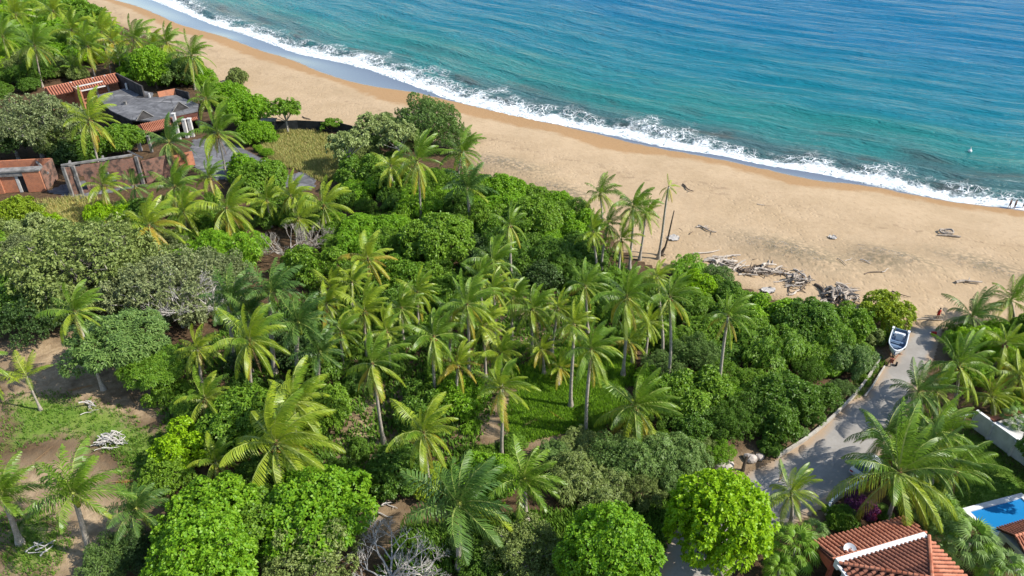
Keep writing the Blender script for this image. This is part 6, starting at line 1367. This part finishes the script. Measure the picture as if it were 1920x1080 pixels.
# ------------------------------------------------------------------ thickets: separate shrubs over areas of the picture
BU, SP_, FI = 'bush', 'spray', 'fine'
F = [
 ([(1400,745),(1560,690),(1625,645),(1632,690),(1600,736),(1545,786),(1500,820),(1450,850),(1340,866),(1330,800)], 2.0, (1.5, 2.3), [BU, SP_, FI], ['leaf_mid', 'leaf_mid', 'leaf_deep', 'leaf_sage', 'leaf_bright'], '{o} shrub from the boulders in the green thicket along the road kerb', 'thicket along the kerb', (1400, 880)),
 ([(1300,540),(1440,590),(1540,600),(1610,600),(1620,640),(1560,690),(1400,730),(1300,650)], 2.3, (1.8, 2.8), [BU, SP_, 'wide'], ['leaf_mid', 'leaf_deep', 'leaf_mid', 'leaf_bright'], '{o} glossy shrub from the skiff in the dense thicket behind the driftwood heaps', 'thicket behind the driftwood', (1670, 650)),
 ([(1200,690),(1300,650),(1400,740),(1330,850),(1240,800)], 2.1, (1.5, 2.4), [BU, SP_, FI], ['leaf_mid', 'leaf_sage', 'leaf_deep', 'leaf_bright'], '{o} leafy shrub from the bright clearing in the thicket round the leaning pale trunk', 'thicket round the leaning palm', (1190, 740)),
 ([(1020,870),(1100,825),(1200,840),(1330,850),(1310,890),(1240,950),(1060,955)], 1.9, (1.5, 2.2), [FI, SP_], ['leaf_sage', 'leaf_sage', 'leaf_olive'], '{o} grey green shrub from the road in the low thicket behind the round trees', 'grey green thicket', (1330, 930)),
 ([(900,345),(960,370),(1080,400),(1105,440),(1090,470),(980,480),(890,430)], 2.4, (1.9, 3.0), [SP_, 'wide', BU], ['leaf_bright', 'leaf_mid', 'leaf_bright'], '{o} broad leaved bush from the beach palms in the bright bank beside the sand', 'bright bushes by the sand', (1130, 430)),
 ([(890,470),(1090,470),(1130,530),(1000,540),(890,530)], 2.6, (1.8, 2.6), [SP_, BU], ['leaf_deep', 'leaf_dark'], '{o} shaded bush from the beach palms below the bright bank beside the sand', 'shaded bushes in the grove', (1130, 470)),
 ([(620,425),(760,430),(800,480),(700,500),(640,490)], 2.2, (1.8, 2.8), [SP_, 'wide'], ['leaf_mid', 'leaf_bright'], '{o} spreading bush from the bare grey shrub, beside the dense rounded tree', 'central bushes', (560, 460)),
 ([(640,325),(720,330),(860,350),(910,390),(860,430),(760,420),(640,385)], 2.4, (1.6, 2.6), [BU, SP_, FI], ['leaf_deep', 'leaf_mid', 'leaf_bright'], '{o} mixed green bush from the driveway, below the dry grass plot', 'bushes below the dry grass', (590, 340)),
 ([(20,470),(240,450),(440,505),(430,580),(330,620),(110,600),(0,570)], 3.0, (2.2, 3.4), [FI], ['leaf_olive', 'leaf_grey', 'leaf_olive'], '{o} olive shrub from the bright yellow palm under the grey olive canopy', 'olive canopy shrubs', (280, 470)),
 ([(0,30),(60,0),(130,0),(215,70),(215,110),(100,135),(0,135)], 4.0, (2.6, 4.2), ['wide', BU, SP_], ['leaf_bright', 'leaf_mid', 'leaf_lime'], '{o} leafy bush from the sand under the palms of the far grove', 'far grove bushes', (215, 70)),
 ([(0,135),(130,125),(150,150),(60,170),(0,190)], 4.0, (2.4, 3.6), ['wide', FI], ['leaf_deep', 'leaf_olive'], '{o} dark bush from the roofless room, behind the grey leaved tree', 'bushes behind the grey tree', (130, 160)),
 ([(225,120),(390,130),(400,165),(330,165),(240,155)], 3.2, (1.8, 2.8), [BU, 'wide'], ['leaf_mid', 'leaf_bright'], '{o} green bush from the roofless room, between ruined roof and beach', 'bushes behind the ruin', (225, 140)),
 ([(0,400),(80,390),(130,440),(230,430),(200,455),(40,470),(0,480)], 2.6, (1.2, 2.2), [BU, 'low', FI], ['leaf_yellow', 'leaf_olive', 'leaf_lime'], '{o} low yellowish bush from the brick outbuilding, beside the dry grass', 'yellowish low bushes', (20, 370)),
 ([(160,410),(240,395),(250,440),(190,440)], 2.4, (1.2, 2.0), [BU], ['leaf_lime', 'leaf_mid'], '{o} lime bush from the dry grass, next to the bright yellow palm', 'lime bushes', (150, 410)),
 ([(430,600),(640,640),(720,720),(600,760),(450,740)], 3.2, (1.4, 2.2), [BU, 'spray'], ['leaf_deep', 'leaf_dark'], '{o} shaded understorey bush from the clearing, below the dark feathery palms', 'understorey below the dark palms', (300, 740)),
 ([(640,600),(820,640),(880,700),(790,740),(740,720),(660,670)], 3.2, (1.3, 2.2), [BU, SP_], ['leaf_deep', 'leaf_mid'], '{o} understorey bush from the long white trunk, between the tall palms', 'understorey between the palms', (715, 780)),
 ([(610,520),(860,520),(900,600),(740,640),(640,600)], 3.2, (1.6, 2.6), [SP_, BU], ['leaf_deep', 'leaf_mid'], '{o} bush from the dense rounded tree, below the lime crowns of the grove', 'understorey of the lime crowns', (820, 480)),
 ([(1040,560),(1130,520),(1290,560),(1300,660),(1200,660),(1130,640)], 3.0, (1.3, 2.2), [BU, SP_], ['leaf_deep', 'leaf_mid'], '{o} bush from the sunny grass, below the tall palms at the thicket edge', 'understorey at the thicket edge', (1060, 720)),
 ([(640,840),(700,850),(700,880),(650,900)], 2.6, (1.0, 1.6), [BU], ['leaf_deep'], '{o} small dark bush from the white palm trunk on the shaded path', 'small path bushes', (720, 830)),
 ([(290,680),(420,760),(440,850),(380,830),(300,760)], 2.4, (1.2, 2.0), [BU, 'layer'], ['leaf_deep', 'leaf_mid'], '{o} green bush from the brush pile along the shaded clearing edge', 'clearing edge bushes', (207, 830)),
 ([(880,800),(960,830),(1000,880),(900,880)], 2.4, (1.0, 1.7), ['low', BU], ['leaf_bright', 'leaf_mid'], '{o} low bright bush from the grass clearing behind the royal palm', 'low bushes by the clearing', (1000, 780)),
 ([(440,880),(520,920),(640,890),(600,860)], 2.4, (1.2, 1.8), [BU], ['leaf_deep'], '{o} dark bush from the shaded path under the largest silky palm', 'bushes under the silky palm', (700, 860)),
 ([(1100,790),(1240,790),(1240,840),(1120,835)], 2.2, (1.2, 1.9), [SP_, FI], ['leaf_mid', 'leaf_sage'], '{o} bush from the grass clearing below the broad low arching palm', 'bushes below the broad low palm', (1090, 800)),
 ([(1770,640),(1920,620),(1920,760),(1860,770),(1820,740)], 2.6, (1.3, 2.2), [BU, SP_, 'wide'], ['leaf_mid', 'leaf_deep', 'leaf_bright'], '{o} green bush from the road between the palms by the terrace building', 'bushes by the terrace', (1740, 680)),
 ([(1650,800),(1760,810),(1770,880),(1700,940),(1640,900)], 2.2, (1.0, 1.7), [BU], ['leaf_deep', 'leaf_mid'], '{o} garden bush from the silver car under the roadside palms', 'garden bushes', (1597, 893)),
 ([(1640,960),(1720,950),(1790,985),(1770,1000),(1690,985)], 1.6, (.8, 1.3), [BU, SP_], ['leaf_deep', 'leaf_sage'], '{o} garden bush from the bougainvillea towards the fan palms', 'garden bushes by the fan palms', (1608, 958)),
 ([(850,1010),(930,1060),(930,1090),(850,1090)], 1.8, (.9, 1.5), [FI, BU], ['leaf_deep', 'leaf_dark', 'leaf_olive'], '{o} dark low bush from the bare soil path near the leafless whitish shrub', 'bushes at the bottom border', (720, 970)),
 ([(1180,940),(1250,930),(1240,1000),(1190,990)], 1.8, (.6, 1.1), ['low'], ['leaf_olive', 'leaf_deep'], '{o} low dry bush from the road, on bare soil between the round trees', 'low dry bushes', (1290, 1000)),
 ([(1420,850),(1500,815),(1530,800),(1500,840),(1450,870)], 1.6, (.9, 1.4), [FI, SP_], ['leaf_sage', 'leaf_olive'], '{o} grey bush from the boulders beside the end of the kerb', 'kerb bushes', (1400, 870)),
 ([(480,280),(500,250),(520,260),(505,300)], 2.0, (.8, 1.4), [BU], ['leaf_bright'], '{o} bright bush from the black fence at its seaward end', 'fence end bushes', (500, 250)),
 ([(640,270),(720,262),(780,290),(720,320),(650,310)], 2.4, (1.2, 2.0), [FI, BU], ['leaf_deep', 'leaf_olive', 'leaf_sage'], '{o} bush from the dry grass in shade of the pale frangipani trees', 'bushes under the frangipani', (600, 290)),
 ([(720,215),(780,225),(800,270),(730,262)], 2.4, (1.2, 2.0), [FI], ['leaf_pale', 'leaf_sage'], '{o} olive bush from the black fence at the sand behind the frangipani', 'olive bushes at the sand', (690, 260)),
 ([(1640,625),(1665,625),(1660,690),(1640,715),(1618,740),(1600,735)], 1.4, (.5, .9), ['low', FI], ['leaf_olive', 'leaf_mid'], '{o} low bush from the skiff on the grassy verge beside the road', 'verge bushes', (1672, 660)),
 ([(225,395),(400,380),(470,440),(330,470),(240,430)], 3.2, (1.4, 2.2), [BU, SP_], ['leaf_deep', 'leaf_mid'], '{o} bush from the dry grass below the palms before the ruin', 'bushes before the ruin', (150, 400)),
 ([(470,360),(620,400),(640,430),(500,440)], 2.8, (1.4, 2.2), [BU, SP_], ['leaf_deep', 'leaf_mid'], '{o} bush from the grey driveway below the low pale palms', 'bushes below the driveway palms', (575, 350)),
]
F2 = [
 ([(1935,600),(2300,620),(2500,760),(2250,800),(2020,790),(1935,740)], 5.0, (2.6, 4.0), ['wide'], ['leaf_mid', 'leaf_deep', 'leaf_bright'], '{o} tree from the terrace building in the scrub beyond it', 'scrub beyond the terrace', (1930, 770)),
 ([(2080,830),(2400,850),(2500,1080),(2250,1080)], 4.5, (2.2, 3.4), ['wide'], ['leaf_mid', 'leaf_deep'], '{o} tree from the pool in the neighbouring garden past the lawn', 'neighbouring garden trees', (1930, 960)),
 ([(-260,150),(-10,160),(-10,300),(-150,330)], 6.5, (3.4, 5.0), ['wide', FI], ['leaf_mid', 'leaf_olive', 'leaf_deep'], '{o} tree from the brick outbuilding in the scrub behind it', 'scrub behind the outbuilding', (0, 330)),
 ([(-320,400),(-10,420),(-10,620),(-220,640)], 5.5, (3.0, 4.4), ['wide', FI], ['leaf_mid', 'leaf_olive', 'leaf_deep'], '{o} tree from the huge olive tree in the scrub past the dry grass', 'scrub past the olive tree', (150, 500)),
]
nf = [fill(a[0], a[1], a[2], a[3], a[4], [a[5]], a[6], seed=i + 1, mark=a[7]) for i, a in enumerate(F)]
nf += [fill(a[0], a[1], a[2], a[3], a[4], [a[5]], a[6], 'tree', 'tree', seed=i + 71, mark=a[7]) for i, a in enumerate(F2)]
print('fills', nf, sum(nf), 'palms', PALM_N, 'objects', len(bpy.data.objects), 'tris', sum(len(m.loops) - 2 * len(m.polygons) for m in bpy.data.meshes))
# trees just past the picture's right border whose shade falls on the lawn
T('wide', 1990, 850, 70, 'leaf_deep', 'shade tree on the far side of the lawn beyond the wall end', lift=4.0)
